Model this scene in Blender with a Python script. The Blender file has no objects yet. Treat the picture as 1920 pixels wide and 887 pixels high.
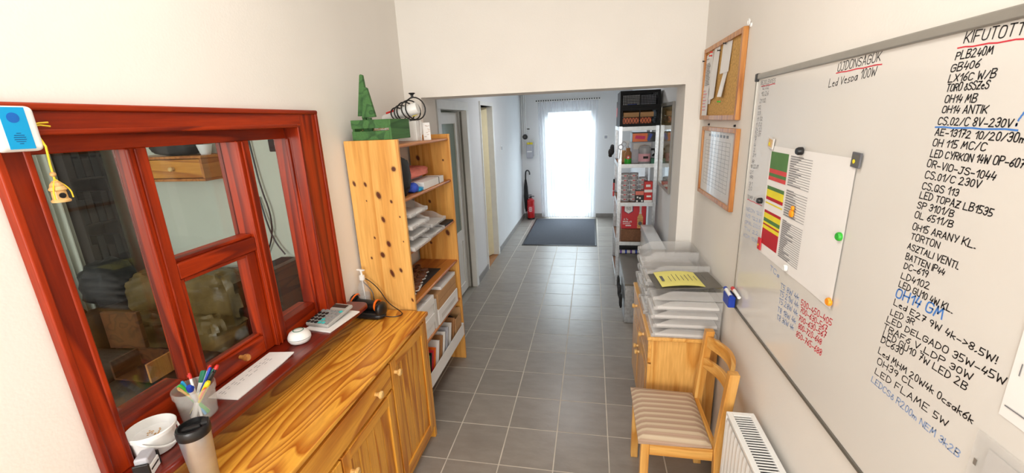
import bpy, math, random
from mathutils import Vector, Matrix, noise
random.seed(7)
SC = bpy.context.scene
COL = SC.collection

# ------------------------------------------------------------------ camera
CAM_Z = 1.848
def cam_matrix(yaw, pitch, roll):
    fw = Vector((-math.sin(yaw)*math.cos(pitch), math.cos(yaw)*math.cos(pitch), -math.sin(pitch)))
    rt = Vector((math.cos(yaw), math.sin(yaw), 0)); up = rt.cross(fw)
    r2 = math.cos(roll)*rt + math.sin(roll)*up
    u2 = -math.sin(roll)*rt + math.cos(roll)*up
    m = Matrix((r2, u2, -fw)).transposed().to_4x4()
    m.translation = Vector((0, 0, CAM_Z))
    return m
cd = bpy.data.cameras.new('camera'); cam = bpy.data.objects.new('camera', cd); COL.objects.link(cam)
cd.sensor_width = 36; cd.lens = 36*786.9/1920; cd.clip_start = .02; cd.clip_end = 200
cam.matrix_world = cam_matrix(.192375, .26734, -.0413647)
SC.camera = cam

# ------------------------------------------------------------------ light
SC.view_settings.view_transform = 'Standard'; SC.view_settings.look = 'None'
SC.view_settings.gamma = 1; SC.view_settings.use_curve_mapping = False
SC.view_settings.exposure = .22
wd = bpy.data.worlds.new('world'); SC.world = wd; wd.use_nodes = True
bg = wd.node_tree.nodes['Background']; bg.inputs[0].default_value = (.80, .90, 1, 1); bg.inputs[1].default_value = 2.6
def area(name, loc, aim, sx, sy, e, col):
    l = bpy.data.lights.new(name, 'AREA'); l.shape = 'RECTANGLE'; l.size = sx; l.size_y = sy; l.energy = e; l.color = col
    o = bpy.data.objects.new(name, l); COL.objects.link(o); o.location = loc
    o.rotation_euler = (Vector(aim)-Vector(loc)).to_track_quat('-Z', 'Y').to_euler()
    return o
area('daylight_rear_window', (-.3, -2.52, 1.75), (-.3, 3, 1.3), 1.6, 1.5, 74, (1, .97, .93))
area('daylight_glass_door', (-.42, 9.6, 3.2), (-.42, 6.6, .2), 2.6, 1.8, 950, (.80, .90, 1))
area('neighbour_fill_light', (-3.4, -1.35, 1.7), (-3.2, 3, .8), 1.2, 1.0, 36, (1, .96, .88))  # added fill for the dim neighbouring room, no window seen there

# ------------------------------------------------------------------ helpers
def C(r, g, b):
    f = lambda v: (v/255/12.92) if v/255 <= .04045 else ((v/255+.055)/1.055)**2.4
    return (f(r), f(g), f(b), 1)
def nt(name):
    m = bpy.data.materials.new(name); m.use_nodes = True
    t = m.node_tree; b = t.nodes['Principled BSDF']; return m, t, b
def mulcol(c, k): return (min(1, c[0]*k), min(1, c[1]*k), min(1, c[2]*k), 1)
def pm(name, col, rough=.5, metal=0, var=.07, scale=14, bump=0, bscale=80, coat=0, emit=0, trans=0, ior=1.45, rnd=0, spec=.5):
    m, t, b = nt(name); N = t.nodes; L = t.links
    tc = N.new('ShaderNodeTexCoord'); nz = N.new('ShaderNodeTexNoise'); nz.inputs['Scale'].default_value = scale; nz.inputs['Detail'].default_value = 3
    L.new(tc.outputs['Object'], nz.inputs['Vector'])
    rp = N.new('ShaderNodeValToRGB'); rp.color_ramp.elements[0].position = .3; rp.color_ramp.elements[1].position = .7
    rp.color_ramp.elements[0].color = mulcol(col, 1-var); rp.color_ramp.elements[1].color = mulcol(col, 1+var)
    L.new(nz.outputs[0], rp.inputs[0]); out = rp.outputs[0]
    if rnd:
        oi = N.new('ShaderNodeObjectInfo'); mr = N.new('ShaderNodeMapRange'); mr.inputs[3].default_value = 1-rnd; mr.inputs[4].default_value = 1+rnd
        L.new(oi.outputs['Random'], mr.inputs[0]); mx = N.new('ShaderNodeVectorMath'); mx.operation = 'SCALE'
        L.new(out, mx.inputs[0]); L.new(mr.outputs[0], mx.inputs['Scale']); out = mx.outputs[0]
    L.new(out, b.inputs['Base Color'])
    b.inputs['Roughness'].default_value = rough; b.inputs['Metallic'].default_value = metal
    b.inputs['Coat Weight'].default_value = coat; b.inputs['Coat Roughness'].default_value = .12
    b.inputs['Specular IOR Level'].default_value = spec
    if trans: b.inputs['Transmission Weight'].default_value = trans; b.inputs['IOR'].default_value = ior
    if emit: L.new(out, b.inputs['Emission Color']); b.inputs['Emission Strength'].default_value = emit
    if bump:
        n2 = N.new('ShaderNodeTexNoise'); n2.inputs['Scale'].default_value = bscale; n2.inputs['Detail'].default_value = 4
        L.new(tc.outputs['Object'], n2.inputs['Vector']); bp = N.new('ShaderNodeBump'); bp.inputs['Strength'].default_value = bump; bp.inputs['Distance'].default_value = .01
        L.new(n2.outputs[0], bp.inputs['Height']); L.new(bp.outputs[0], b.inputs['Normal'])
    return m
def wood(name, light, dark, sc=(5, .6, 5), freq=9, rough=.35, coat=.2, sharp=.5, knots=None, plane='xz', rnd=0, fine=.25, spec=.5):
    """contour lines of a stretched noise read as plain-sawn grain; knots = [(a, b, ra, rb)] in object space"""
    m, t, b = nt(name); N = t.nodes; L = t.links
    tc = N.new('ShaderNodeTexCoord'); mp = N.new('ShaderNodeMapping'); mp.inputs['Scale'].default_value = sc
    src = tc.outputs['Object']
    if rnd:
        oi = N.new('ShaderNodeObjectInfo'); vm = N.new('ShaderNodeVectorMath'); vm.operation = 'SCALE'; vm.inputs[0].default_value = (3.1, 7.7, 5.3)
        L.new(oi.outputs['Random'], vm.inputs['Scale']); va = N.new('ShaderNodeVectorMath'); va.operation = 'ADD'
        L.new(src, va.inputs[0]); L.new(vm.outputs[0], va.inputs[1]); src = va.outputs[0]
    L.new(src, mp.inputs['Vector'])
    nz = N.new('ShaderNodeTexNoise'); nz.inputs['Scale'].default_value = 1; nz.inputs['Detail'].default_value = 1.2; nz.inputs['Roughness'].default_value = .35
    L.new(mp.outputs[0], nz.inputs['Vector'])
    mu = N.new('ShaderNodeMath'); mu.operation = 'MULTIPLY'; mu.inputs[1].default_value = freq; L.new(nz.outputs[0], mu.inputs[0])
    fr = N.new('ShaderNodeMath'); fr.operation = 'FRACT'; L.new(mu.outputs[0], fr.inputs[0])
    rp = N.new('ShaderNodeValToRGB'); e = rp.color_ramp.elements
    e[0].position = 0; e[0].color = light; e[1].position = 1; e[1].color = light
    x = e.new(sharp); x.color = tuple(light[i]*.8+dark[i]*.2 for i in range(3))+(1,); x = e.new(.88); x.color = dark
    L.new(fr.outputs[0], rp.inputs[0])
    m2 = N.new('ShaderNodeMapping'); m2.inputs['Scale'].default_value = tuple(v*14 for v in sc); L.new(src, m2.inputs['Vector'])
    n2 = N.new('ShaderNodeTexNoise'); n2.inputs['Scale'].default_value = 1; n2.inputs['Detail'].default_value = 3; L.new(m2.outputs[0], n2.inputs['Vector'])
    mx = N.new('ShaderNodeMix'); mx.data_type = 'RGBA'; mx.blend_type = 'MULTIPLY'; mx.inputs[0].default_value = fine*2
    r2 = N.new('ShaderNodeValToRGB'); r2.color_ramp.elements[0].position = .35; r2.color_ramp.elements[1].position = .65
    r2.color_ramp.elements[0].color = (.72, .62, .5, 1); r2.color_ramp.elements[1].color = (1, 1, 1, 1)
    L.new(n2.outputs[0], r2.inputs[0]); L.new(rp.outputs[0], mx.inputs[6]); L.new(r2.outputs[0], mx.inputs[7]); out = mx.outputs[2]
    if knots:
        sp = N.new('ShaderNodeSeparateXYZ'); L.new(tc.outputs['Object'], sp.inputs[0])
        A = sp.outputs['XYZ'.index(plane[0].upper())]; B = sp.outputs['XYZ'.index(plane[1].upper())]; last = None
        for (ka, kb, ra, rb) in knots:
            cv = N.new('ShaderNodeCombineXYZ'); L.new(A, cv.inputs[0]); L.new(B, cv.inputs[1])
            ma = N.new('ShaderNodeMapping'); ma.vector_type = 'TEXTURE'; ma.inputs['Location'].default_value = (ka, kb, 0); ma.inputs['Scale'].default_value = (ra, rb, 1)
            ma.inputs['Rotation'].default_value = (0, 0, .35); L.new(cv.outputs[0], ma.inputs[0])
            ln = N.new('ShaderNodeVectorMath'); ln.operation = 'LENGTH'; L.new(ma.outputs[0], ln.inputs[0])
            if last is None: last = ln.outputs['Value']
            else:
                mn = N.new('ShaderNodeMath'); mn.operation = 'MINIMUM'; L.new(last, mn.inputs[0]); L.new(ln.outputs['Value'], mn.inputs[1]); last = mn.outputs[0]
        kr = N.new('ShaderNodeValToRGB'); ke = kr.color_ramp.elements
        ke[0].position = 0; ke[0].color = (1, 1, 1, 1); ke[1].position = .95; ke[1].color = (0, 0, 0, 1)
        x = ke.new(.5); x.color = (.9, .9, .9, 1); x = ke.new(.62); x.color = (.3, .3, .3, 1)
        hl = N.new('ShaderNodeMath'); hl.operation = 'MULTIPLY'; hl.inputs[1].default_value = .55; L.new(last, hl.inputs[0]); L.new(hl.outputs[0], kr.inputs[0])
        mk = N.new('ShaderNodeMix'); mk.data_type = 'RGBA'; L.new(kr.outputs[0], mk.inputs[0]); L.new(out, mk.inputs[6]); mk.inputs[7].default_value = C(78, 22, 8); out = mk.outputs[2]
    b.inputs['Specular IOR Level'].default_value = spec; L.new(out, b.inputs['Base Color']); b.inputs['Roughness'].default_value = rough; b.inputs['Coat Weight'].default_value = coat; b.inputs['Coat Roughness'].default_value = .15
    return m
def clear(name, col, opac=.35, rough=.15, thin=True):
    """thin clear plastic: see-through with a milky share"""
    m, t, b = nt(name); N = t.nodes; L = t.links
    nz = N.new('ShaderNodeTexNoise'); nz.inputs['Scale'].default_value = 30
    rp = N.new('ShaderNodeValToRGB'); rp.color_ramp.elements[0].color = mulcol(col, .92); rp.color_ramp.elements[1].color = col
    L.new(nz.outputs[0], rp.inputs[0]); L.new(rp.outputs[0], b.inputs['Base Color']); b.inputs['Roughness'].default_value = rough
    tr = N.new('ShaderNodeBsdfTransparent'); mx = N.new('ShaderNodeMixShader'); mx.inputs[0].default_value = opac
    L.new(tr.outputs[0], mx.inputs[1]); L.new(b.outputs[0], mx.inputs[2]); L.new(mx.outputs[0], N['Material Output'].inputs[0])
    return m
def glass(name, tint=(.93, .96, .95, 1), k=1.0):
    m, t, b = nt(name); N = t.nodes; L = t.links
    tr = N.new('ShaderNodeBsdfTransparent'); nz = N.new('ShaderNodeTexNoise'); nz.inputs['Scale'].default_value = 3
    rp = N.new('ShaderNodeValToRGB'); rp.color_ramp.elements[0].color = mulcol(tint, .97); rp.color_ramp.elements[1].color = tint
    L.new(nz.outputs[0], rp.inputs[0]); L.new(rp.outputs[0], tr.inputs[0])
    gl = N.new('ShaderNodeBsdfGlossy'); gl.inputs['Roughness'].default_value = .02
    ge = N.new('ShaderNodeNewGeometry'); dp = N.new('ShaderNodeVectorMath'); dp.operation = 'DOT_PRODUCT'
    L.new(ge.outputs['Incoming'], dp.inputs[0]); L.new(ge.outputs['Normal'], dp.inputs[1])
    def mth(op, x, y=None):
        q = N.new('ShaderNodeMath'); q.operation = op
        for i, w in enumerate((x, y)):
            if w is None: continue
            if isinstance(w, (int, float)): q.inputs[i].default_value = w
            else: L.new(w, q.inputs[i])
        return q.outputs[0]
    sch = mth('ADD', mth('MULTIPLY', mth('POWER', mth('SUBTRACT', 1.0, mth('ABSOLUTE', dp.outputs['Value'])), 5.0), .96), .04)
    mu = N.new('ShaderNodeMath'); mu.operation = 'MULTIPLY'; mu.inputs[1].default_value = k; L.new(sch, mu.inputs[0])
    mx = N.new('ShaderNodeMixShader'); L.new(mu.outputs[0], mx.inputs[0]); L.new(tr.outputs[0], mx.inputs[1]); L.new(gl.outputs[0], mx.inputs[2])
    L.new(mx.outputs[0], N['Material Output'].inputs[0]); return m

ORG = {}
class MB:
    def __init__(s): s.v = []; s.f = []
    def add(s, vs, fs):
        o = len(s.v); s.v += [Vector(p) for p in vs]; s.f += [tuple(i+o for i in f) for f in fs]; return s
    def box(s, x0, x1, y0, y1, z0, z1, m=None):
        p = [(x0,y0,z0),(x1,y0,z0),(x1,y1,z0),(x0,y1,z0),(x0,y0,z1),(x1,y0,z1),(x1,y1,z1),(x0,y1,z1)]
        if m is not None: p = [m @ Vector(q) for q in p]
        return s.add(p, [(0,3,2,1),(4,5,6,7),(0,1,5,4),(1,2,6,5),(2,3,7,6),(3,0,4,7)])
    def hexa(s, p): return s.add(p, [(0,3,2,1),(4,5,6,7),(0,1,5,4),(1,2,6,5),(2,3,7,6),(3,0,4,7)])
    def prism(s, poly, ax, a, b):
        n = len(poly); k = 'xyz'.index(ax)
        def mk(q, t):
            r = list(q); r.insert(k, t); return r
        vs = [mk(q, a) for q in poly]+[mk(q, b) for q in poly]
        return s.add(vs, [tuple(range(n))[::-1], tuple(range(n, 2*n))]+[(i, (i+1) % n, n+(i+1) % n, n+i) for i in range(n)])
    def lathe(s, prof, n=20, m=None, closed=False):
        vs = []; fs = []; k = len(prof)
        for r, z in prof:
            for i in range(n):
                a = 2*math.pi*i/n; p = Vector((r*math.cos(a), r*math.sin(a), z)); vs.append(m @ p if m is not None else p)
        for j in range(k-1):
            for i in range(n): fs.append((j*n+i, j*n+(i+1) % n, (j+1)*n+(i+1) % n, (j+1)*n+i))
        if not closed:
            if prof[0][0] > 1e-5: fs.append(tuple(range(n))[::-1])
            if prof[-1][0] > 1e-5: fs.append(tuple(range((k-1)*n, k*n)))
        else:
            for i in range(n): fs.append(((k-1)*n+i, (k-1)*n+(i+1) % n, (i+1) % n, i))
        return s.add(vs, fs)
    def tube(s, pts, r, n=8):
        pts = [Vector(p) for p in pts]; k = len(pts); vs = []; fs = []; prev = None
        for j, p in enumerate(pts):
            d = (pts[min(j+1, k-1)]-pts[max(j-1, 0)]).normalized()
            if prev is None: a = d.orthogonal().normalized()
            else: a = (prev-d*prev.dot(d)).normalized()
            prev = a; b = d.cross(a); rr = r[j] if isinstance(r, (list, tuple)) else r
            for i in range(n):
                t = 2*math.pi*i/n; vs.append(p+a*(rr*math.cos(t))+b*(rr*math.sin(t)))
        for j in range(k-1):
            for i in range(n): fs.append((j*n+i, j*n+(i+1) % n, (j+1)*n+(i+1) % n, (j+1)*n+i))
        fs += [tuple(range(n))[::-1], tuple(range((k-1)*n, k*n))]
        return s.add(vs, fs)
    def blob(s, c, r, pw=2.5, nu=20, nv=12, amp=0, fq=6, seed=0, m=None):
        vs = []; fs = []; sg = lambda x, e: math.copysign(abs(x)**e, x); e = 2/pw
        for j in range(nv+1):
            ph = -math.pi/2+math.pi*j/nv
            for i in range(nu):
                th = 2*math.pi*i/nu
                p = Vector((sg(math.cos(ph), e)*sg(math.cos(th), e), sg(math.cos(ph), e)*sg(math.sin(th), e), sg(math.sin(ph), e)))
                if amp: p *= 1+amp*noise.noise(p*fq+Vector((seed*3.3, seed*1.7, seed)))
                q = Vector((c[0]+p.x*r[0], c[1]+p.y*r[1], c[2]+p.z*r[2])); vs.append(m @ q if m is not None else q)
        for j in range(nv):
            for i in range(nu): fs.append((j*nu+i, j*nu+(i+1) % nu, (j+1)*nu+(i+1) % nu, (j+1)*nu+i))
        return s.add(vs, fs)
    def mesh(s, name, mat, org=(0, 0, 0)):
        me = bpy.data.meshes.new(name); o = Vector(org)
        me.from_pydata([tuple(p-o) for p in s.v], [], s.f); me.materials.append(mat)
        for p in me.polygons: p.use_smooth = True
        me.set_sharp_from_angle(angle=math.radians(38)); me.update(); return me
    def build(s, name, mat, parent=None, org=None, bevel=0, seg=2):
        if parent is not None: o0 = ORG[parent.name]
        else: o0 = Vector(org) if org is not None else Vector((0, 0, 0))
        ob = bpy.data.objects.new(name, s.mesh(name, mat, o0)); COL.objects.link(ob)
        if parent is not None: ob.parent = parent
        else: ob.location = o0
        ORG[ob.name] = o0
        if bevel:
            b = ob.modifiers.new('bevel', 'BEVEL'); b.width = bevel; b.segments = seg; b.limit_method = 'ANGLE'; b.angle_limit = math.radians(50); b.harden_normals = True
        return ob
def thing(name, label, cat, loc, group=None, kind=None):
    o = bpy.data.objects.new(name, None); COL.objects.link(o); o.location = loc; o.empty_display_size = .02; ORG[o.name] = Vector(loc)
    return tag(o, label, cat, group, kind)
def tag(o, label=None, cat=None, group=None, kind=None):
    if label: o['label'] = label
    if cat: o['category'] = cat
    if group: o['group'] = group
    if kind: o['kind'] = kind
    return o
def bx(*a): return MB().box(*a)
def rotbox(cx, cy, cz, sx, sy, sz, rz=0, rx=0, ry=0):
    m = Matrix.Translation((cx, cy, cz)) @ Matrix.Rotation(rz, 4, 'Z') @ Matrix.Rotation(ry, 4, 'Y') @ Matrix.Rotation(rx, 4, 'X')
    return MB().box(-sx/2, sx/2, -sy/2, sy/2, -sz/2, sz/2, m)
T = Matrix.Translation
def Rm(ax, a): return Matrix.Rotation(a, 4, ax)
def drop(root, rz=0, rx=0, ry=0): root.rotation_euler = (rx, ry, rz); return root
def struct(o): o['kind'] = 'structure'; return o

# stroke lettering: points on a 4 x 6 grid, '~' rounds the stroke
G = {
'A':'00 26 40;12 32','B':'00 06;~06 26 36 45 34 23 03;~03 33 42 41 30 10 00','C':'~45 36 16 05 01 10 30 41','D':'00 06;~06 26 44 42 20 00',
'E':'46 06 00 40;03 33','F':'46 06 00;03 33','G':'~45 36 16 05 01 10 30 41 43;43 23','H':'00 06;40 46;03 43','I':'00 06','J':'16 46;~36 31 20 00 01','K':'00 06;46 02;13 40',
'L':'06 00 40','M':'00 16 22 46 50','N':'00 06 40 46','O':'~16 05 01 10 30 41 45 36 16','P':'00 06;~06 36 45 44 33 03','Q':'~16 05 01 10 30 41 45 36 16;22 40','R':'00 06;~06 36 45 44 33 03;23 40',
'S':'~45 36 16 05 04 33 42 41 30 10 01','T':'06 46;26 20','U':'~06 01 10 30 41 46','V':'06 20 46','W':'06 10 24 40 56','X':'00 46;06 40','Y':'06 23;46 20','Z':'06 46 00 40;13 33',
'0':'~16 05 01 10 20 31 35 26 16','1':'04 26 20','2':'~05 16 26 35 34 00;00 40','3':'~05 16 26 35 34 23 13;~23 34 31 20 10 01','4':'16 02 32;34 20','5':'36 06 03;~03 23 32 31 20 00','6':'~36 14 02 01 10 20 31 32 23 02','7':'06 36 10;13 33','8':'~23 04 05 16 26 35 34 23 02 01 10 20 31 32 23','9':'~34 23 13 04 05 16 26 35 34 20',
'a':'~33 13 02 01 10 20 33;33 30','c':'~33 13 02 01 10 30','d':'~33 13 02 01 10 20 32;36 30','e':'~02 32 23 13 02 01 10 30','k':'00 06;33 02;12 30','m':'00 03;~02 13 22 20;~22 33 42 40','n':'00 03;~02 13 23 32 30','o':'~13 02 01 10 20 31 32 23 13','p':'09 09;03 00;~03 23 32 31 20 00','s':'~33 13 02 31 20 00','t':'15 10 30;03 33','r':'00 03;~02 13 33','l':'06 00','i':'00 03',
'ö':'~13 02 01 10 20 31 32 23 13;14 15;24 25','ó':'~13 02 01 10 20 31 32 23 13;14 35','á':'00 26 40;12 32;26 37','ú':'~06 01 10 30 41 46;26 37',
'-':'02 32','.':'00 10','/':'00 36',',':'11 00','!':'06 02;00 00','>':'05 33 01','+':'03 43;15 11',':':'01 01;04 04'}
def glyph(ch):
    out = []; w = 0
    for st in G[ch].split(';'):
        sm = st.startswith('~'); pts = [(float(p[0]), float(p[1])) for p in st.lstrip('~').split()]
        w = max(w, max(p[0] for p in pts))
        if ch == 'p' and pts[0] == (0, 9): continue
        if len(pts) == 2 and pts[0] == pts[1]: pts[1] = (pts[1][0]+.35, pts[1][1]+.35)
        if sm:
            for _ in range(2):
                q = [pts[0]]
                for a, b in zip(pts, pts[1:]): q += [(a[0]*.75+b[0]*.25, a[1]*.75+b[1]*.25), (a[0]*.25+b[0]*.75, a[1]*.25+b[1]*.75)]
                pts = q+[pts[-1]]
        out.append(pts)
    return out, w
def strip(mb, pts, w, nrm):
    for i in range(1, len(pts)-1):
        a, b = pts[i]-pts[i-1], pts[i+1]-pts[i]
        if a.length > 1e-7 and b.length > 1e-7 and a.angle(b) > .7:
            strip(mb, pts[:i+1], w, nrm); strip(mb, pts[i:], w, nrm); return
    k = len(pts); vs = []
    for i, p in enumerate(pts):
        d = (pts[min(i+1, k-1)]-pts[max(i-1, 0)])
        if d.length < 1e-7: d = Vector((0, 0, 1))
        d.normalize(); n = nrm.cross(d)
        e = d*(w*.4) if i == k-1 else (-d*(w*.4) if i == 0 else Vector((0, 0, 0)))
        vs += [p+e+n*w/2, p+e-n*w/2]
    mb.add(vs, [(2*i, 2*i+1, 2*i+3, 2*i+2) for i in range(k-1)])
def lettering(mb, text, p0, p1, h, up, w, jit=.12, slant=.12):
    """stroke letters from p0 to p1 (3-D base line), cap height h"""
    p0, p1, up = Vector(p0), Vector(p1), Vector(up).normalized(); u = (p1-p0); W = u.length; u.normalize(); n = u.cross(up)
    x = 0; lay = []
    for ch in text:
        if ch == ' ': x += 2.6; continue
        g, gw = glyph(ch); lay.append((g, x)); x += gw+1.5
    sx = W/max(x-1.5, .1); sy = h/6
    for g, gx in lay:
        jy = random.uniform(-jit, jit); k = random.uniform(1-jit*.6, 1+jit*.6)
        for st in g:
            pts = [p0+u*((gx+a)*sx+slant*b*sy)+up*((b*k+jy)*sy) for a, b in st]
            strip(mb, pts, w, n)
    return mb

# ------------------------------------------------------------------ materials
M = {}
M['wall'] = pm('wall_paint', C(236, 231, 224), .85, var=.015, scale=3, bump=.06, bscale=120)
M['wall_c'] = pm('corridor_paint', C(232, 232, 232), .85, var=.015, scale=3, bump=.05, bscale=120)
M['wall_n'] = pm('neighbour_paint', C(214, 216, 200), .85, var=.03, scale=3)
M['ceil'] = pm('ceiling_paint', C(240, 238, 234), .9, var=.01)
M['grout'] = pm('grout', C(206, 198, 186), .9, var=.12, scale=9)
def tile_mat():
    m, t, b = nt('floor_tile'); N = t.nodes; L = t.links
    tc = N.new('ShaderNodeTexCoord'); oi = N.new('ShaderNodeObjectInfo')
    sc = N.new('ShaderNodeVectorMath'); sc.operation = 'SCALE'; sc.inputs[0].default_value = (13, 7, 3); L.new(oi.outputs['Random'], sc.inputs['Scale'])
    ad = N.new('ShaderNodeVectorMath'); L.new(tc.outputs['Object'], ad.inputs[0]); L.new(sc.outputs[0], ad.inputs[1])
    mp = N.new('ShaderNodeMapping'); mp.inputs['Scale'].default_value = (6, 15, 6); L.new(ad.outputs[0], mp.inputs[0])
    n1 = N.new('ShaderNodeTexNoise'); n1.inputs['Scale'].default_value = 1.2; n1.inputs['Detail'].default_value = 6; n1.inputs['Roughness'].default_value = .6; L.new(mp.outputs[0], n1.inputs[0])
    rp = N.new('ShaderNodeValToRGB'); e = rp.color_ramp.elements; e[0].position = .25; e[0].color = C(132, 124, 116); e[1].position = .75; e[1].color = C(150, 142, 133)
    L.new(n1.outputs[0], rp.inputs[0])
    mr = N.new('ShaderNodeMapRange'); mr.inputs[3].default_value = .93; mr.inputs[4].default_value = 1.06; L.new(oi.outputs['Random'], mr.inputs[0])
    s2 = N.new('ShaderNodeVectorMath'); s2.operation = 'SCALE'; L.new(rp.outputs[0], s2.inputs[0]); L.new(mr.outputs[0], s2.inputs['Scale'])
    L.new(s2.outputs[0], b.inputs['Base Color']); b.inputs['Roughness'].default_value = .34
    n2 = N.new('ShaderNodeTexNoise'); n2.inputs['Scale'].default_value = 60; L.new(ad.outputs[0], n2.inputs[0])
    bp = N.new('ShaderNodeBump'); bp.inputs['Strength'].default_value = .12; bp.inputs['Distance'].default_value = .004; L.new(n2.outputs[0], bp.inputs['Height']); L.new(bp.outputs[0], b.inputs['Normal'])
    return m
M['tile'] = tile_mat()
M['skirt'] = pm('skirting_tile', C(138, 133, 128), .5, var=.08)
PL, PD = C(226, 152, 52), C(176, 92, 16)
M['counter'] = wood('varnished_pine_top', C(246, 180, 70), C(184, 102, 24), sc=(7, 1.1, 7), freq=15, rough=.33, coat=.2, sharp=.35)
M['pine_y'] = wood('varnished_pine_y', C(238, 170, 64), C(190, 112, 30), sc=(7, .6, 7), freq=7, rough=.35, rnd=1)
M['pine_z'] = wood('varnished_pine_z', C(238, 172, 66), C(190, 112, 30), sc=(7, 7, .6), freq=7, rough=.35, rnd=1)
M['pine_x'] = wood('varnished_pine_x', C(226, 154, 60), C(180, 102, 28), sc=(.6, 7, 7), freq=7, rough=.35, rnd=1)
M['pale_y'] = wood('pale_pine_y', C(238, 184, 102), C(212, 146, 62), sc=(7, .6, 7), freq=6, rough=.35, rnd=1)
M['pale_z'] = wood('pale_pine_z', C(238, 186, 106), C(214, 150, 68), sc=(7, 7, .6), freq=6, rough=.35, rnd=1)
M['pale_x'] = wood('pale_pine_x', C(236, 182, 100), C(212, 146, 64), sc=(.6, 7, 7), freq=6, rough=.35, rnd=1)
M['knob'] = wood('turned_knob', C(240, 200, 132), C(214, 164, 88), sc=(20, 20, 20), freq=4, rough=.35)
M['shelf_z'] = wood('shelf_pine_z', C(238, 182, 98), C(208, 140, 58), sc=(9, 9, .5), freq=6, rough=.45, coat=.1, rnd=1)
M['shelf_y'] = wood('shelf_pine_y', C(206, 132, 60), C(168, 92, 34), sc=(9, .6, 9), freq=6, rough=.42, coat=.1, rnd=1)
RL, RD = C(170, 52, 8), C(108, 24, 4)
M['red_z'] = wood('red_stained_wood_z', RL, RD, sc=(11, 11, .7), freq=4, rough=.4, coat=.05, rnd=1, sharp=.3, fine=.35, spec=.3)
M['red_y'] = wood('red_stained_wood_y', RL, RD, sc=(11, .7, 11), freq=4, rough=.4, coat=.05, rnd=1, sharp=.3, fine=.35, spec=.3)
M['red_d'] = wood('dark_red_sill', C(124, 30, 10), C(92, 18, 6), sc=(14, .8, 14), freq=5, rough=.28, coat=.4)
M['glass'] = glass('window_glass', k=1.0)
M['glass_p'] = glass('picture_glass', (1, 1, 1, 1), k=.5)
M['glass_s'] = clear('sash_glass_frosted', C(150, 165, 150), .6, .3)
M['white'] = pm('white_plastic', C(238, 238, 236), .35, var=.02)
M['paper'] = pm('white_paper', C(240, 238, 236), .8, var=.02, scale=6)
M['paper_g'] = pm('grey_paper', C(216, 212, 208), .8, var=.04, scale=6)
M['ink'] = pm('print_ink', C(120, 120, 124), .8)
M['inkd'] = pm('dark_print', C(50, 50, 54), .8)
M['black'] = pm('black_plastic', C(22, 22, 24), .35, var=.15)
M['crate'] = pm('crate_plastic', C(13, 13, 14), .6, var=.1, spec=.25)
M['blackm'] = pm('matt_black', C(30, 29, 30), .7, var=.2, bump=.1)
M['steel'] = pm('brushed_steel', C(196, 208, 220), .3, .8, var=.05, scale=30)
M['galv'] = pm('galvanised_steel', C(196, 200, 204), .38, .85, var=.18, scale=45)
M['rim'] = pm('galvanised_rim', C(216, 220, 222), .45, .4, var=.08, scale=30)
M['alu'] = pm('aluminium', C(170, 166, 158), .4, .6, var=.05)
M['alud'] = pm('dull_aluminium', C(120, 116, 108), .45, .5, var=.05)
M['wb'] = pm('whiteboard_enamel', C(226, 222, 216), .16, var=.01, scale=2, coat=.3)
M['enamel'] = pm('white_enamel', C(240, 240, 238), .3, var=.01, coat=.2)
M['door'] = pm('door_paint', C(232, 231, 226), .4, var=.03)
M['cream'] = pm('cream_door_paint', C(240, 226, 186), .45, var=.03)
M['chip'] = pm('chipboard', C(128, 88, 62), .8, var=.15, scale=60)
M['cork'] = pm('cork', C(204, 160, 92), .9, var=.22, scale=90, bump=.2)
M['oak'] = wood('oak_frame', C(206, 142, 72), C(168, 100, 42), sc=(16, 16, 1), freq=5, rough=.4)
M['green'] = wood('green_stained_wood', C(70, 118, 62), C(42, 86, 42), sc=(10, .9, 10), freq=6, rough=.7, coat=0)
M['yellow'] = pm('yellow_paper', C(238, 228, 130), .8, var=.03)
M['ribbon'] = pm('yellow_ribbon', C(228, 196, 40), .6)
M['birch'] = wood('birch_wood', C(226, 186, 122), C(196, 146, 84), sc=(6, 6, 30), freq=5, rough=.5)
M['red'] = pm('red_plastic', C(206, 34, 28), .35, var=.05)
M['redc'] = pm('red_carton', C(206, 44, 54), .5, var=.05)
M['ext'] = pm('red_enamel', C(192, 22, 24), .3, var=.06, coat=.3)
M['orange'] = pm('orange_plastic', C(244, 112, 24), .4)
M['orangeb'] = pm('orange_magnet', C(248, 156, 24), .35)
M['greenp'] = pm('green_plastic', C(52, 176, 52), .35)
M['dgreen'] = pm('dark_green_plastic', C(20, 110, 80), .4)
M['blue'] = pm('blue_plastic', C(22, 60, 170), .4)
M['sky'] = pm('cyan_label', C(0, 160, 220), .4, var=.03)
M['skyd'] = pm('blue_print', C(10, 100, 190), .5)
M['navy'] = pm('navy_print', C(20, 50, 110), .6)
M['purple'] = pm('purple_plastic', C(96, 66, 160), .5)
M['yel'] = pm('yellow_plastic', C(236, 218, 40), .4)
M['brown'] = pm('brown_leather_small', C(110, 62, 34), .5, var=.3, scale=60)
M['card'] = pm('cardboard', C(190, 146, 100), .8, var=.08, scale=20)
M['kraft'] = pm('brown_kraft', C(160, 112, 70), .8, var=.1)
M['leather'] = pm('brown_leather', C(104, 84, 46), .4, var=.3, scale=8, bump=.3, bscale=30)
M['leatherd'] = pm('dark_leather', C(52, 38, 28), .38, var=.3, scale=8, bump=.3, bscale=30)
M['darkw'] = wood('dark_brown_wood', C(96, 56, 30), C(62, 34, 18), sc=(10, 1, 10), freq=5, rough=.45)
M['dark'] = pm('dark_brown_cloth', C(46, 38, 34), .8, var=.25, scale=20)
M['trayc'] = clear('clear_tray_plastic', C(232, 230, 228), .24, .1)
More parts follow.
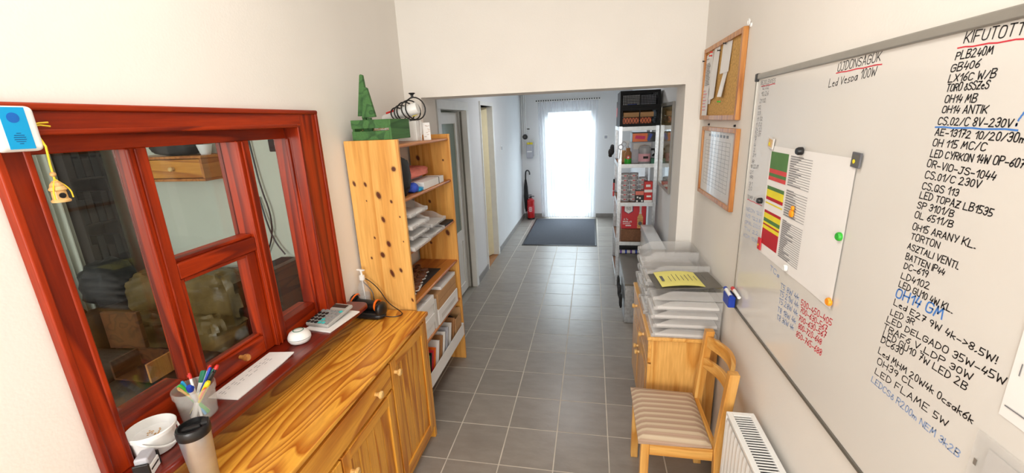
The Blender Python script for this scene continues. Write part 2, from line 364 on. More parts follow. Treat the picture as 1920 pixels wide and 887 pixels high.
M['cupc'] = clear('milky_clear_plastic', C(236, 236, 230), .2, .2)
M['botc'] = clear('clear_bottle_plastic', C(230, 232, 232), .22, .08)
M['jarc'] = clear('clear_jar', C(220, 220, 222), .35, .1)
M['sheer'] = None
M['mat'] = pm('door_mat_pile', C(58, 60, 68), .95, var=.45, scale=160, bump=.6, bscale=220)
M['pink'] = pm('pink_cloth', C(232, 132, 116), .8, var=.15, bump=.2)
M['pinkl'] = pm('pink_label', C(226, 170, 180), .6)
M['box_g'] = pm('grey_carton', C(178, 178, 186), .5, var=.1)
M['tape'] = pm('clear_tape_roll', C(176, 172, 174), .3, var=.1)
M['pinkm'] = pm('pink_ink', C(226, 70, 120), .7)
M['mk_k'] = pm('black_marker', C(26, 24, 26), .5); M['mk_b'] = pm('blue_marker', C(70, 130, 210), .5)
M['mk_r'] = pm('red_marker', C(214, 50, 66), .5); M['mk_p'] = pm('pale_blue_marker', C(140, 164, 206), .5)
M['mk_g'] = pm('grey_marker', C(96, 96, 100), .5)
M['stone'] = pm('green_stone_floor', C(92, 98, 82), .4, var=.4, scale=50)
M['outside'] = pm('pale_paving', C(104, 110, 120), .8, var=.06, scale=4)
M['lcd'] = pm('lcd_display', C(66, 58, 54), .25)
M['calc'] = pm('calculator_grey', C(178, 176, 172), .4)
M['teal'] = pm('teal_key', C(70, 196, 196), .4)
M['keyg'] = pm('grey_key', C(146, 146, 146), .4)
M['fob'] = pm('blue_cloth', C(50, 80, 190), .6)
def sheer():
    m, t, b = nt('sheer_curtain_cloth'); N = t.nodes; L = t.links
    nz = N.new('ShaderNodeTexNoise'); nz.inputs['Scale'].default_value = 120
    rp = N.new('ShaderNodeValToRGB'); rp.color_ramp.elements[0].color = C(236, 238, 244); rp.color_ramp.elements[1].color = C(250, 250, 252); L.new(nz.outputs[0], rp.inputs[0])
    df = N.new('ShaderNodeBsdfDiffuse'); tl = N.new('ShaderNodeBsdfTranslucent'); tr = N.new('ShaderNodeBsdfTransparent')
    L.new(rp.outputs[0], df.inputs[0]); L.new(rp.outputs[0], tl.inputs[0])
    a = N.new('ShaderNodeMixShader'); a.inputs[0].default_value = .55; L.new(df.outputs[0], a.inputs[1]); L.new(tl.outputs[0], a.inputs[2])
    c = N.new('ShaderNodeMixShader'); c.inputs[0].default_value = .45; L.new(tr.outputs[0], c.inputs[1]); L.new(a.outputs[0], c.inputs[2])
    L.new(c.outputs[0], N['Material Output'].inputs[0]); return m
M['sheer'] = sheer()
def stripes():
    m, t, b = nt('striped_seat_fabric'); N = t.nodes; L = t.links
    tc = N.new('ShaderNodeTexCoord'); sp = N.new('ShaderNodeSeparateXYZ'); L.new(tc.outputs['Object'], sp.inputs[0])
    mu = N.new('ShaderNodeMath'); mu.operation = 'MULTIPLY'; mu.inputs[1].default_value = 27; L.new(sp.outputs[1], mu.inputs[0])
    fr = N.new('ShaderNodeMath'); fr.operation = 'FRACT'; L.new(mu.outputs[0], fr.inputs[0])
    rp = N.new('ShaderNodeValToRGB'); e = rp.color_ramp.elements; e[0].position = 0; e[0].color = C(206, 186, 158); e[1].position = 1; e[1].color = C(206, 186, 158)
    for p, c in ((.2, C(208, 190, 164)), (.32, C(182, 156, 132)), (.5, C(172, 142, 120)), (.62, C(188, 158, 138)), (.75, C(178, 150, 126)), (.9, C(200, 180, 154))):
        x = e.new(p); x.color = c
    L.new(fr.outputs[0], rp.inputs[0]); L.new(rp.outputs[0], b.inputs['Base Color']); b.inputs['Roughness'].default_value = .9
    nz = N.new('ShaderNodeTexNoise'); nz.inputs['Scale'].default_value = 300; L.new(tc.outputs['Object'], nz.inputs[0])
    bp = N.new('ShaderNodeBump'); bp.inputs['Strength'].default_value = .3; bp.inputs['Distance'].default_value = .002; L.new(nz.outputs[0], bp.inputs['Height']); L.new(bp.outputs[0], b.inputs['Normal'])
    return m
M['stripe'] = stripes()

# ------------------------------------------------------------------ setting
LW, RW, BY0, BY1, BZ = -1.315, .68, 2.955, 3.235, 2.035
CR, BACK = .70, 8.08
CEIL = 3.05
S = .303
fl = struct(bx(-4.3, 1.1, -2.8, BACK+.02, -.12, -.0015).build('floor', M['grout']))
fl['label'] = 'grey ceramic tiled floor with pale joints'
tile_cache = {}
for i in range(-6, 9):
    for j in range(-6, 22):
        x0, x1 = (i-2.632)*S+.0024, (i+1-2.632)*S-.0024; y0, y1 = (j+6.17)*S+.0024, (j+7.17)*S-.0024
        lim = (LW, RW) if y1 < BY0 else (LW, CR)
        x0, x1 = max(x0, lim[0]), min(x1, lim[1]); y1 = min(y1, BACK)
        if x1-x0 < .01 or y1-y0 < .01 or y0 < .55: continue
        key = (round(x1-x0, 4), round(y1-y0, 4))
        if key not in tile_cache:
            w, d = key; e = .0012
            mb = MB().hexa([(-w/2,-d/2,-.004),(w/2,-d/2,-.004),(w/2,d/2,-.004),(-w/2,d/2,-.004),(-w/2+e,-d/2+e,0),(w/2-e,-d/2+e,0),(w/2-e,d/2-e,0),(-w/2+e,d/2-e,0)])
            tile_cache[key] = mb.mesh('tile', M['tile'])
        o = bpy.data.objects.new('tile', tile_cache[key]); COL.objects.link(o); o.parent = fl; o.location = ((x0+x1)/2, (y0+y1)/2, random.uniform(-.0004, .0004))
# left wall of the front room with the opening for the interior window
WY0, WY1, WZ0, WZ1 = .755, 1.80, .93, 1.885
mb = MB()
mb.box(LW-.14, LW, -2.7, WY0, 0, CEIL); mb.box(LW-.14, LW, WY1, BY0, 0, CEIL); mb.box(LW-.14, LW, WY0, WY1, 0, WZ0-.025); mb.box(LW-.14, LW, WY0, WY1, WZ1, CEIL)
struct(mb.build('wall_left', M['wall']))
struct(bx(RW, RW+.14, -2.7, BY0, 0, CEIL).build('wall_right', M['wall']))
struct(bx(LW-.14, RW+.14, -2.84, 2.955, CEIL, CEIL+.1).build('ceiling', M['ceil']))
# rear wall behind the camera with a window
mb = MB(); mb.box(LW-.14, -1.1, -2.84, -2.7, 0, CEIL); mb.box(.5, RW+.14, -2.84, -2.7, 0, CEIL); mb.box(-1.1, .5, -2.84, -2.7, 0, 1.0); mb.box(-1.1, .5, -2.84, -2.7, 2.5, CEIL)
struct(mb.build('wall_rear', M['wall']))
w2 = struct(thing('window_2', None, None, (-.3, -2.75, 1.0)))
for a in ((-1.1, -1.04, 1.0, 2.5), (.44, .5, 1.0, 2.5), (-.33, -.27, 1.06, 2.44)): bx(a[0], a[1], -2.8, -2.74, a[2], a[3]).build('window_frame', M['white'], w2)
for z in (1.0, 2.44): bx(-1.04, .44, -2.8, -2.74, z, z+.06).build('window_frame', M['white'], w2)
for a in ((-1.04, -.33), (-.27, .44)): bx(a[0], a[1], -2.772, -2.768, 1.06, 2.44).build('pane', M['glass'], w2)
# wall above and beside the passage
mb = MB().prism([(LW-.14, 0), (-1.19, 0), (-1.19, BZ), (.578, BZ-.004), (.578, 0), (RW+.14, 0), (RW+.14, CEIL), (LW-.14, CEIL)], 'y', BY0, BY1)
struct(mb.build('wall_passage', M['wall']))
# corridor
CC = 2.5
D1 = (3.62, 4.43, 1.99); D2 = (5.03, 5.66, 2.05)
mb = MB(); LC = -1.31
mb.box(LC-.14, LC, BY1, D1[0], 0, CC); mb.box(LC-.14, LC, D1[1], D2[0], 0, CC); mb.box(LC-.14, LC, D2[1], BACK, 0, CC)
mb.box(LC-.14, LC, D1[0], D1[1], D1[2], CC); mb.box(LC-.14, LC, D2[0], D2[1], D2[2], CC)
struct(mb.build('wall_left_corridor', M['wall_c']))
struct(bx(CR, CR+.14, BY1, BACK+.14, 0, CC).build('wall_right_corridor', M['wall_c']))
struct(bx(LC-.14, CR+.14, BY1, BACK+.14, CC, CC+.1).build('ceiling_corridor', M['ceil']))
GX0, GX1, GZ = -.88, .07, 2.06
mb = MB(); mb.box(LC-.14, GX0, BACK, BACK+.14, 0, CC); mb.box(GX1, CR, BACK, BACK+.14, 0, CC); mb.box(GX0, GX1, BACK, BACK+.14, GZ, CC)
struct(mb.build('wall_back', M['wall_c']))
# tiled skirting
def skirt(name, mb): return struct(mb.build(name, M['skirt'], bevel=.002))
mb = MB(); h = .075; t = .010
mb.box(LC, LC+t, D2[1]+.05, BACK, 0, h); mb.box(LC, LC+t, D1[1]+.075, D2[0]-.02, 0, h)
skirt('baseboard_left', mb)
mb = MB(); mb.box(LC+t, GX0-.02, BACK-t, BACK, 0, h); mb.box(GX1+.02, CR-t, BACK-t, BACK, 0, h); skirt('baseboard_back', mb)
mb = MB(); mb.box(RW-t, RW, -2.6, BY0, 0, h); mb.box(CR-t, CR, BY1, BACK-t, 0, h); skirt('baseboard_right', mb)
# door 1: white door with a frosted pane, set back in its frame
d1 = struct(thing('door_1', None, None, (LC, 4.0, 0)))
for y0, y1 in ((D1[0]-.07, D1[0]+.012), (D1[1]-.012, D1[1]+.07)):
    bx(LC-.15, LC+.018, y0, y1, 0, D1[2]-.012).build('door_frame', M['door'], d1, bevel=.004)
bx(LC-.15, LC+.018, D1[0]-.07, D1[1]+.07, D1[2]-.012, D1[2]+.07).build('door_frame', M['door'], d1, bevel=.004)
bx(LC-.055, LC-.04, D1[1]-.03, D1[1]-.012, 0, D1[2]-.02).build('door_stop', M['alud'], d1)
x0, x1 = LC-.115, LC-.075; ya, yb = D1[0]+.02, D1[1]-.03
lf = bx(x0, x1, ya, ya+.1, .02, D1[2]-.03).build('door_leaf', M['door'], d1, bevel=.004)
MB().box(x0, x1, yb-.11, yb, .02, D1[2]-.03).box(x0, x1, ya+.1, yb-.11, .02, .12).box(x0, x1, ya+.1, yb-.11, .60, .72).box(x0, x1, ya+.1, yb-.11, D1[2]-.14, D1[2]-.03).build('leaf_frame', M['door'], lf, bevel=.004)
bx(x0+.012, x1-.012, ya+.1, yb-.11, .12, .60).build('kick_panel', M['door'], lf)
bx(x0+.016, x1-.016, ya+.1, yb-.11, .72, D1[2]-.14).build('pane', M['glass_s'], lf)
bx(LC-.14, LC+.002, D1[0], D1[1], -.001, .004).build('threshold', M['alu'], d1)
# door 2: cream leaf standing ajar
d2 = struct(thing('door_2', None, None, (LC, 5.35, 0)))
for y0, y1 in ((D2[0]-.015, D2[0]+.012), (D2[1]-.015, D2[1]+.05)):
    bx(LC-.15, LC+.015, y0, y1, 0, D2[2]).build('door_frame', M['door'], d2, bevel=.003)
bx(LC-.15, LC+.015, D2[0]-.015, D2[1]+.05, D2[2], D2[2]+.045).build('door_frame', M['door'], d2, bevel=.003)
m = T((LC-.06, D2[1]-.02, 0)) @ Rm('Z', -.42)
lf = MB().box(-.04, 0, -.58, 0, .015, D2[2]-.01, m).build('door_leaf', M['cream'], d2, bevel=.003)
MB().box(0, .006, -.555, -.525, .92, 1.12, m).build('lock_plate', M['alu'], lf, bevel=.002)
MB().tube([m @ Vector((0, -.54, 1.05)), m @ Vector((.045, -.54, 1.05)), m @ Vector((.05, -.45, 1.05))], .008).build('door_handle', M['alu'], lf)
bx(LC-.14, LC, D2[0]+.012, D2[1]-.015, -.001, .004).build('threshold', M['kraft'], d2)
# rooms behind the two corridor doors
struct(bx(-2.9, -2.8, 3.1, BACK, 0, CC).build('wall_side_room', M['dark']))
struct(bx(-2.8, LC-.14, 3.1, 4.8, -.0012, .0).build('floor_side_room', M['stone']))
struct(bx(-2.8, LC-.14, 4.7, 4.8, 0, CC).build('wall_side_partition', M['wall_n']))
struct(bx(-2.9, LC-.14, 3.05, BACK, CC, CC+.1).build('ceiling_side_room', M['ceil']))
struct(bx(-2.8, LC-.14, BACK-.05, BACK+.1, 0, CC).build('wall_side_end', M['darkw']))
# glass door at the end
d3 = struct(thing('door_3', None, None, (-.4, BACK, 0)))
for a in ((GX0, GX0+.08), (GX1-.08, GX1)): bx(a[0], a[1], BACK+.03, BACK+.1, .0, GZ).build('door_frame', M['white'], d3, bevel=.004)
bx(GX0+.08, GX1-.08, BACK+.03, BACK+.1, GZ-.08, GZ).build('door_frame', M['white'], d3, bevel=.004)
bx(GX0+.08, GX1-.08, BACK+.03, BACK+.1, .0, .09).build('door_frame', M['white'], d3, bevel=.004)
bx(GX0+.08, GX1-.08, BACK+.06, BACK+.066, .09, GZ-.08).build('pane', M['glass'], d3)
bx(-.36, -.345, BACK+.02, BACK+.035, .12, .40).build('bottom_bolt', M['alud'], d3)
struct(bx(-12, 12, BACK+.14, 40, -.14, -.02).build('ground_outside', M['outside']))
# neighbouring room seen through the interior window
NY, NX = 2.9, -4.06
struct(bx(NX-.1, LW-.14, NY, NY+.05, 0, 2.7).build('wall_neighbour_far', M['wall_n']))
struct(bx(NX-.1, NX, -1.5, NY, 0, 2.7).build('wall_neighbour_side', M['wall_n']))
struct(bx(NX-.1, LW-.14, -1.5, -1.4, 0, .9).build('wall_neighbour_rear', M['wall_n']))
struct(bx(NX-.1, LW-.14, -1.5, NY+.05, 2.7, 2.8).build('ceiling_neighbour', M['ceil']))
struct(bx(NX, LW-.14, -1.4, NY, -.0012, .002).build('floor_neighbour', M['darkw']))

# ------------------------------------------------------------------ interior window
w1 = struct(thing('window_1', None, None, (LW, 1.29, .93)))
CX = LW+.018
def wpart(name, mat, *a, bevel=.004, parent=None): return bx(*a).build(name, mat, parent or w1, bevel=bevel)
c0, c1, ct = .715, 1.885, 1.932            # casing outer edges
i0, i1, it = .782, 1.74, 1.868             # casing inner edges
SZ = .93
for a, b, o, n in ((c0, i0, c0, i0), (i1, c1, c1, i1)):
    cs = wpart('casing', M['red_z'], LW-.005, CX, a, b, SZ, ct-.001)
    e = .016
    if o == c0: MB().box(LW-.003, CX+.008, c0-.002, c0+e, SZ, ct).build('casing_bead', M['red_z'], cs, bevel=.005)
    else: MB().box(LW-.003, CX+.008, c1-e, c1+.002, SZ, ct).build('casing_bead', M['red_z'], cs, bevel=.005)
    if o == c0: MB().box(LW-.03, CX+.003, i0-.014, i0+.002, SZ, it).build('casing_bead', M['red_z'], cs, bevel=.005)
    else: MB().box(LW-.03, CX+.003, i1-.002, i1+.014, SZ, it).build('casing_bead', M['red_z'], cs, bevel=.005)
hd = wpart('casing', M['red_y'], LW-.005, CX+.002, i0-.02, i1+.02, it, ct-.012)
bx(LW-.004, CX+.012, c0, c1, ct-.014, ct+.004).build('casing_bead', M['red_y'], hd, bevel=.006)
bx(LW-.03, CX+.004, i0, i1, it-.008, it+.008).build('casing_bead', M['red_y'], hd, bevel=.005)
FX, GXW, BXW = -1.365, -1.432, -1.455
pt, pb = 1.815, 1.005
m1 = (1.038, 1.104); m2 = (1.446, 1.513); s0, s1 = .816, 1.735
# frame: stiles, head, bottom rail
for a, b in ((WY0, i0-.001), (i1+.001, WY1)): wpart('jamb_lining', M['red_z'], FX-.01, LW-.004, a, b, SZ, WZ1-.001, bevel=0)
wpart('jamb_lining', M['red_y'], FX-.01, LW-.004, i0-.001, i1+.001, it+.001, WZ1-.001, bevel=0)
wpart('frame_stile', M['red_z'], BXW, FX, WY0, s0, SZ, WZ1); wpart('frame_stile', M['red_z'], -1.43, FX, s1, WY1, SZ, WZ1)
wpart('frame_head', M['red_y'], BXW, FX+.002, s0, s1, pt, WZ1)
wpart('bottom_rail', M['red_y'], BXW, FX-.002, s0, m1[0], SZ, pb+.03); wpart('bottom_rail', M['red_y'], BXW, FX-.002, m2[1], s1, SZ, pb+.005)
def bead(y, z0, z1, par=None, x=FX): return MB().tube([(x, y, z0), (x, y, z1)], .007, 8).build('glazing_bead', M['red_z'], par or w1)
for m_ in (m1, m2):
    mu = wpart('mullion', M['red_z'], BXW if m_ == m2 else -1.405, FX+.006, m_[0], m_[1], SZ, pt+.004, bevel=.006)
    if m_ == m1: bx(BXW, -1.405, m_[0]+.036, m_[1], SZ, pt+.004).build('mullion_core', M['red_z'], mu)
    MB().box(FX+.004, FX+.014, m_[0]+.022, m_[0]+.03, SZ, pt).build('groove_bead', M['red_z'], mu, bevel=.003)
    MB().box(FX+.002, FX+.011, m_[0]+.002, m_[0]+.010, SZ, pt).build('groove_bead', M['red_z'], mu, bevel=.003)
wpart('frame_bead', M['red_z'], FX-.004, FX+.012, s1-.002, s1+.012, SZ, pt)
wpart('frame_bead', M['red_z'], FX-.004, FX+.012, s0-.012, s0+.002, SZ, pt)
# upper middle: transom; lower middle: sliding sash
tr = wpart('transom', M['red_y'], BXW, FX+.004, m1[1], m2[0], 1.376, 1.432)
bx(BXW+.02, FX-.012, m1[1], m2[0], 1.432, 1.445).build('glazing_bead', M['red_y'], tr, bevel=.003)
q0, q1 = m1[1]+.002, m2[0]-.001
sash = wpart('sash', M['red_z'], -1.425, FX-.006, q1-.05, q1, SZ+.002, 1.374, bevel=.005)
bx(-1.425, FX-.006, q0, q0+.018, SZ+.002, 1.374).build('sash_stile', M['red_z'], sash, bevel=.004)
bx(-1.425, FX-.006, q0+.018, q1-.05, SZ+.002, 1.008).build('sash_rail', M['red_y'], sash, bevel=.004)
bx(-1.42, FX-.022, q0+.018, q1-.05, 1.008, 1.018).build('sash_rail', M['red_y'], sash, bevel=.003)
bx(-1.425, FX-.006, q0+.018, q1-.05, 1.360, 1.374).build('sash_rail', M['red_y'], sash, bevel=.003)
bx(-1.412, -1.408, q0+.018, q1-.05, 1.018, 1.360).build('pane', M['glass'], sash)
ky = 1.262
MB().lathe([(.0, 0), (.008, 0), (.008, .016), (.013, .022), (.015, .032), (.012, .04), (0, .042)], 14, T((FX-.006, ky, .985)) @ Rm('Y', math.pi/2)).build('knob', M['oak'], sash)
for a, b, c, d in ((s0, m1[0], pb+.03, pt), (m1[1], m2[0], 1.44, pt), (m2[1], s1, pb+.005, pt)):
    gx = -1.400 if a == s0 else (-1.425 if a == m2[1] else GXW); bx(gx-.002, gx+.002, a, b, c, d).build('pane', M['glass'], w1)
# sill with a rounded far corner
SX = -1.18
poly = [(LW-.145, .66), (SX, .66)]
r = .045; ye = 1.935
for k in range(7):
    a = k*math.pi/12; poly.append((SX-r+r*math.cos(a), ye-r+r*math.sin(a)))
poly += [(LW, ye), (LW, c1-.09), (LW-.145, c1-.09)]
MB().prism(poly, 'z', SZ-.026, SZ).build('window_sill', M['red_d'], w1, bevel=.008, seg=3)

# ------------------------------------------------------------------ neighbour's furniture
t = thing('wall_shelf', 'pine wall shelf with two small drawers seen through window', 'shelf', (-3.13, 2.8, 1.52))
MB().box(-3.52, -2.78, 2.62, NY, 1.68, 1.70).box(-3.52, -2.78, 2.62, NY, 1.515, 1.535).box(-2.80, -2.78, 2.62, NY, 1.535, 1.68).box(-3.52, -3.50, 2.62, NY, 1.535, 1.68).box(-3.31, -3.29, 2.63, NY, 1.535, 1.68).build('shelf_case', M['shelf_y'], t, bevel=.003)
for a, b in ((-3.285, -2.805), (-3.495, -3.315)):
    d = bx(a, b, 2.625, 2.85, 1.54, 1.675).build('drawer', M['pine_x'], t, bevel=.003)
    MB().lathe([(0, 0), (.012, 0), (.009, .012), (.018, .022), (.014, .032), (0, .034)], 12, T(((a+b)/2, 2.625, 1.607)) @ Rm('X', math.pi/2)).build('knob', M['knob'], d)
tag(MB().blob((-3.10, 2.75, 1.762), (.20, .1, .06), 3, 20, 10, .15, 3, 2).build('bag', M['blackm'], org=(-3.0, 2.75, 1.7)), 'black bag lying on the pine wall shelf behind glass', 'bag')
tag(MB().lathe([(.03, 0), (.035, .01), (.05, .07), (.05, .075), (.045, .075), (.03, .012), (0, .012)], 16, T((-2.84, 2.73, 1.70))).build('cup', M['white'], org=(-2.84, 2.73, 1.70)), 'pale cup on the right end of the pine wall shelf', 'cup')
t = thing('leather_sofa', 'worn brown leather sofa against the wall behind the window', 'sofa', (-3.1, 2.5, 0))
MB().blob((-3.02, 2.66, .40), (.50, .2, .40), 5, 28, 14, .05, 3, 1).build('back_frame', M['leatherd'], t)
for k, (cx, w) in enumerate(((-3.25, .25), (-2.79, .25))):
    MB().blob((cx, 2.50, .66), (w, .16, .20), 3.2, 40, 26, .17, 4.2, k+3).build('back_cushion', M['leather'], t)
    MB().blob((cx, 2.38, .42), (w, .17, .17), 3.2, 40, 26, .18, 4.2, k+8).build('back_cushion', M['leather'], t)
    MB().blob((cx, 2.0, .24), (w, .34, .13), 4, 26, 14, .06, 3, k+12).build('seat_cushion', M['leatherd'], t)
MB().blob((-3.62, 2.2, .34), (.12, .5, .28), 3.5, 20, 14, .06, 3, 20).build('armrest', M['leatherd'], t)
bx(-3.55, -2.5, 1.7, 2.7, .02, .12).build('base', M['leatherd'], t, bevel=.02)
MB().blob((-3.72, 1.9, .42), (.14, .34, .34), 3.5, 24, 14, .07, 3, 31).build('back_cushion', M['leatherd'], t)
MB().blob((-3.30, 1.75, .26), (.34, .42, .17), 4, 24, 14, .05, 3, 32).build('seat_cushion', M['leatherd'], t)
MB().blob((-3.36, 1.28, .33), (.36, .09, .26), 3.5, 20, 12, .06, 3, 33).build('armrest', M['leatherd'], t)
tag(MB().blob((-3.70, 2.45, .76), (.16, .16, .18), 2.6, 24, 16, .16, 3, 5).build('jacket', M['blackm'], org=(-3.7, 2.45, .58)), 'black jacket heaped at the sofa end behind window', 'jacket')
tag(rotbox(-3.14, 2.08, .575, .27, .03, .27, rz=.1).build('wooden_board', M['darkw'], org=(-3.12, 2.1, .47), bevel=.004), 'square brown board standing on the sofa seat behind window', 'board')
t = thing('open_box', 'small open wooden box on the sofa seat behind window', 'box', (-2.80, 1.92, .372))
MB().box(-2.94, -2.68, 1.82, 2.0, .372, .382).build('bottom', M['darkw'], t); MB().box(-2.68, -2.665, 1.82, 2.0, .372, .50).build('side', M['oak'], t); MB().box(-2.94, -2.68, 1.985, 2.0, .382, .50).build('side', M['darkw'], t); MB().box(-2.955, -2.94, 1.82, 2.0, .372, .50).build('side', M['darkw'], t)
t = thing('dark_bookcase', 'dark bookcase packed with black boxes behind left pane', 'bookcase', (-4.0, 2.7, 0))
MB().box(-4.055, -3.88, 2.515, 2.53, 0, 2.2).box(-4.055, -3.88, 2.76, 2.775, 0, 2.2).box(-4.055, -4.04, 2.53, 2.76, 0, 2.2).build('case', M['dark'], t)
for k in range(6): bx(-4.04, -3.885, 2.53, 2.76, .1+k*.36, .115+k*.36).build('shelf_board', M['dark'], t)
for k, kn_ in ((2, 'lower'), (3, 'middle'), (4, 'upper')):
    for q, (a, hh) in enumerate(((2.532, .12), (2.59, .16), (2.65, .10), (2.708, .15))):
        tag(bx(-4.03, -3.9, a, a+.05, .116+k*.36, .116+k*.36+hh*1.6).build('box_file', M['blackm' if (k+q) % 2 else 'dark'], org=(-3.96, a, .116+k*.36), bevel=.003), 'black box file on the %s shelf behind left pane, %s from the curtain' % (kn_, ['first', 'second', 'third', 'fourth'][q]), 'file', 'box files in the dark bookcase')
mb = MB(); n = 60; vs = []
for k in range(n+1):
    y = 2.06+.44*k/n; x = -3.97+.022*math.sin(k*.95)+.008*math.sin(k*.37); vs += [(x, y, .45), (x, y, 2.35)]
mb.add(vs, [(2*k, 2*k+2, 2*k+3, 2*k+1) for k in range(n)])
tag(mb.build('curtain', M['wall_n'], org=(-3.97, 2.36, .45)), 'pale pleated curtain hanging behind the left window pane', 'curtain')
t = thing('side_cabinet', 'dark side cabinet beside the sofa behind right pane', 'cabinet', (-2.35, 2.7, 0))
bx(-2.47, -2.36, 2.45, 2.86, 0, .84).build('body', M['blackm'], t, bevel=.006); bx(-2.36, -2.30, 2.5, 2.86, 0, .86).build('end_panel', M['darkw'], t, bevel=.004); bx(-2.48, -2.36, 2.44, 2.86, .84, .86).build('top', M['blackm'], t, bevel=.004)
def smooth(p, it=2):
    p = [Vector(q) for q in p]
    for _ in range(it):
        q = [p[0]]
        for a, b in zip(p, p[1:]): q += [a*.75+b*.25, a*.25+b*.75]
        p = q+[p[-1]]
    return p
for k, (pts, wh) in enumerate((([(-2.60, 2.87, 2.2), (-2.58, 2.88, 1.68), (-2.555, 2.87, 1.43), (-2.51, 2.87, 1.22), (-2.53, 2.87, 1.04), (-2.62, 2.88, .88)], 'the taller one dropping from the ceiling'),
                              ([(-2.60, 2.885, 1.35), (-2.56, 2.87, 1.13), (-2.52, 2.87, .98), (-2.44, 2.86, .88)], 'the shorter one curling to the cabinet'))):
    tag(MB().tube(smooth(pts), .006).build('power_cable', M['black'], org=pts[-1]), 'black cable on the wall behind right pane, '+wh, 'cable')
t = thing('wall_box', 'small black box high on the wall behind right pane', 'box', (-2.36, 2.87, 1.72))
bx(-2.39, -2.325, 2.84, NY, 1.70, 1.82).build('body', M['black'], t, bevel=.006); bx(-2.38, -2.335, 2.836, 2.84, 1.72, 1.74).build('grille', M['blackm'], t)

# ------------------------------------------------------------------ sideboard
t = thing('pine_sideboard', 'varnished pine sideboard under the red framed window', 'sideboard', (-1.1, 1.2, 0))
KX = -.918; ky0, ky1 = .26, 2.055; TZ = .823
bx(LW+.005, KX-.022, ky0+.012, ky1-.012, .07, TZ-.024).build('body', M['pine_z'], t, bevel=.003)
bx(LW+.04, KX-.035, ky0+.03, ky1-.03, 0, .07).build('plinth', M['pine_y'], t)
bx(LW+.002, KX+.008, ky0-.012, ky1+.014, TZ-.024, TZ).build('worktop', M['counter'], t, bevel=.006, seg=3)
for y in (ky0+.002, ky1-.032): bx(KX-.04, KX-.004, y, y+.03, 0, TZ-.026).build('corner_post', M['pine_z'], t, bevel=.004)
bx(KX-.03, KX-.010, ky0+.03, ky1-.03, .05, .085).build('bottom_rail', M['pine_y'], t, bevel=.003)
bx(KX-.03, KX-.014, ky0+.03, ky1-.03, TZ-.042, TZ-.024).build('top_rail', M['pine_y'], t, bevel=.003)
def knob(par, y, z, x=KX):
    return MB().lathe([(0, 0), (.009, 0), (.008, .010), (.012, .018), (.017, .024), (.017, .029), (.012, .034), (0, .035)], 16, T((x, y, z)) @ Rm('Y', math.pi/2)).build('knob', M['knob'], par)
def pdoor(y0, y1, z0, z1, ky, kz):
    w = .052; X0, X1 = KX-.02, KX
    d = bx(X0, X1, y0, y0+w, z0, z1).build('door', M['pine_z'], t, bevel=.004)
    bx(X0, X1, y1-w, y1, z0, z1).build('stile', M['pine_z'], d, bevel=.004)
    bx(X0, X1, y0+w, y1-w, z0, z0+w).build('rail', M['pine_y'], d, bevel=.004); bx(X0, X1, y0+w, y1-w, z1-w, z1).build('rail', M['pine_y'], d, bevel=.004)
    n = 5; pw = (y1-y0-2*w)/n
    for k in range(n): bx(X0+.004, X1-.009, y0+w+k*pw+.0012, y0+w+(k+1)*pw-.0012, z0+w-.004, z1-w+.004).build('plank', M['pine_z'], d, bevel=.003)
    knob(d, ky, kz)
pdoor(1.604, 2.018, .088, .778, 1.632, .712)
pdoor(.292, .715, .088, .778, .687, .712)
pdoor(1.165, 1.592, .088, .640, 1.205, .545)
pdoor(.727, 1.158, .088, .640, 1.118, .545)
dr = bx(KX-.02, KX, .727, 1.592, .655, .778).build('drawer', M['pine_y'], t, bevel=.004)
knob(dr, 1.445, .722); knob(dr, .874, .722)

# ------------------------------------------------------------------ things on the sill and the worktop
t = thing('air_freshener', 'white plastic box with a cyan label on the window casing', 'dispenser', (-1.28, .752, 1.875))
bx(CX+.012, CX+.04, .71, .792, 1.826, 1.926).build('body', M['white'], t, bevel=.012, seg=4)
lb = bx(CX+.0395, CX+.0408, .727, .772, 1.832, 1.9225).build('label', M['sky'], t); lb['label'] = 'cyan label with a round emblem'
MB().lathe([(0, 0), (.011, 0), (.011, .0006), (0, .0006)], 24, T((CX+.0408, .748, 1.9)) @ Rm('Y', math.pi/2)).build('emblem', M['skyd'], lb)
for k, (w, z) in enumerate(((.008, 1.866), (.018, 1.8615), (.021, 1.857), (.021, 1.8525), (.017, 1.848), (.007, 1.8435))):
    bx(CX+.0406, CX+.0414, .749-w/2, .749+w/2, z, z+.0012).build('print_line', M['navy'], lb)
t = thing('bird_house_charm', 'tiny turned wooden bird house hanging on a yellow ribbon', 'ornament', (-1.25, .782, 1.70))
bz = 1.705
MB().lathe([(0, 0), (.017, 0), (.018, .004), (.014, .008), (.0135, .02), (.013, .026), (.016, .029), (.016, .032), (.013, .036), (.012, .042), (.006, .05), (0, .052)], 20, T((-1.25, .782, bz))).build('body', M['birch'], t)
MB().lathe([(0, 0), (.0065, 0), (.0065, .003), (0, .003)], 16, T((-1.2375, .779, bz+.016)) @ Rm('Y', math.pi/2)).build('entry_hole', M['black'], t)
MB().blob((-1.25, .782, bz+.066), (.006, .006, .006), 2, 12, 8).build('bead', M['birch'], t)
MB().tube([(-1.25, .782, bz+.05), (-1.25, .783, bz+.09), (-1.255, .789, 1.835), (CX+.012, .794, 1.88)], .0022, 6).tube([(CX+.012, .794, 1.885), (CX+.02, .805, 1.889), (CX+.02, .822, 1.890)], .002, 6).tube([(CX+.012, .794, 1.883), (CX+.02, .806, 1.884), (CX+.02, .824, 1.881)], .002, 6).tube(smooth([(-1.25, .782, bz+.055), (-1.238, .765, bz+.03), (-1.238, .764, bz+.008)]), .0016, 6).tube(smooth([(-1.25, .782, bz+.055), (-1.238, .799, bz+.03), (-1.238, .80, bz+.008)]), .0016, 6).build('ribbon', M['ribbon'], t)
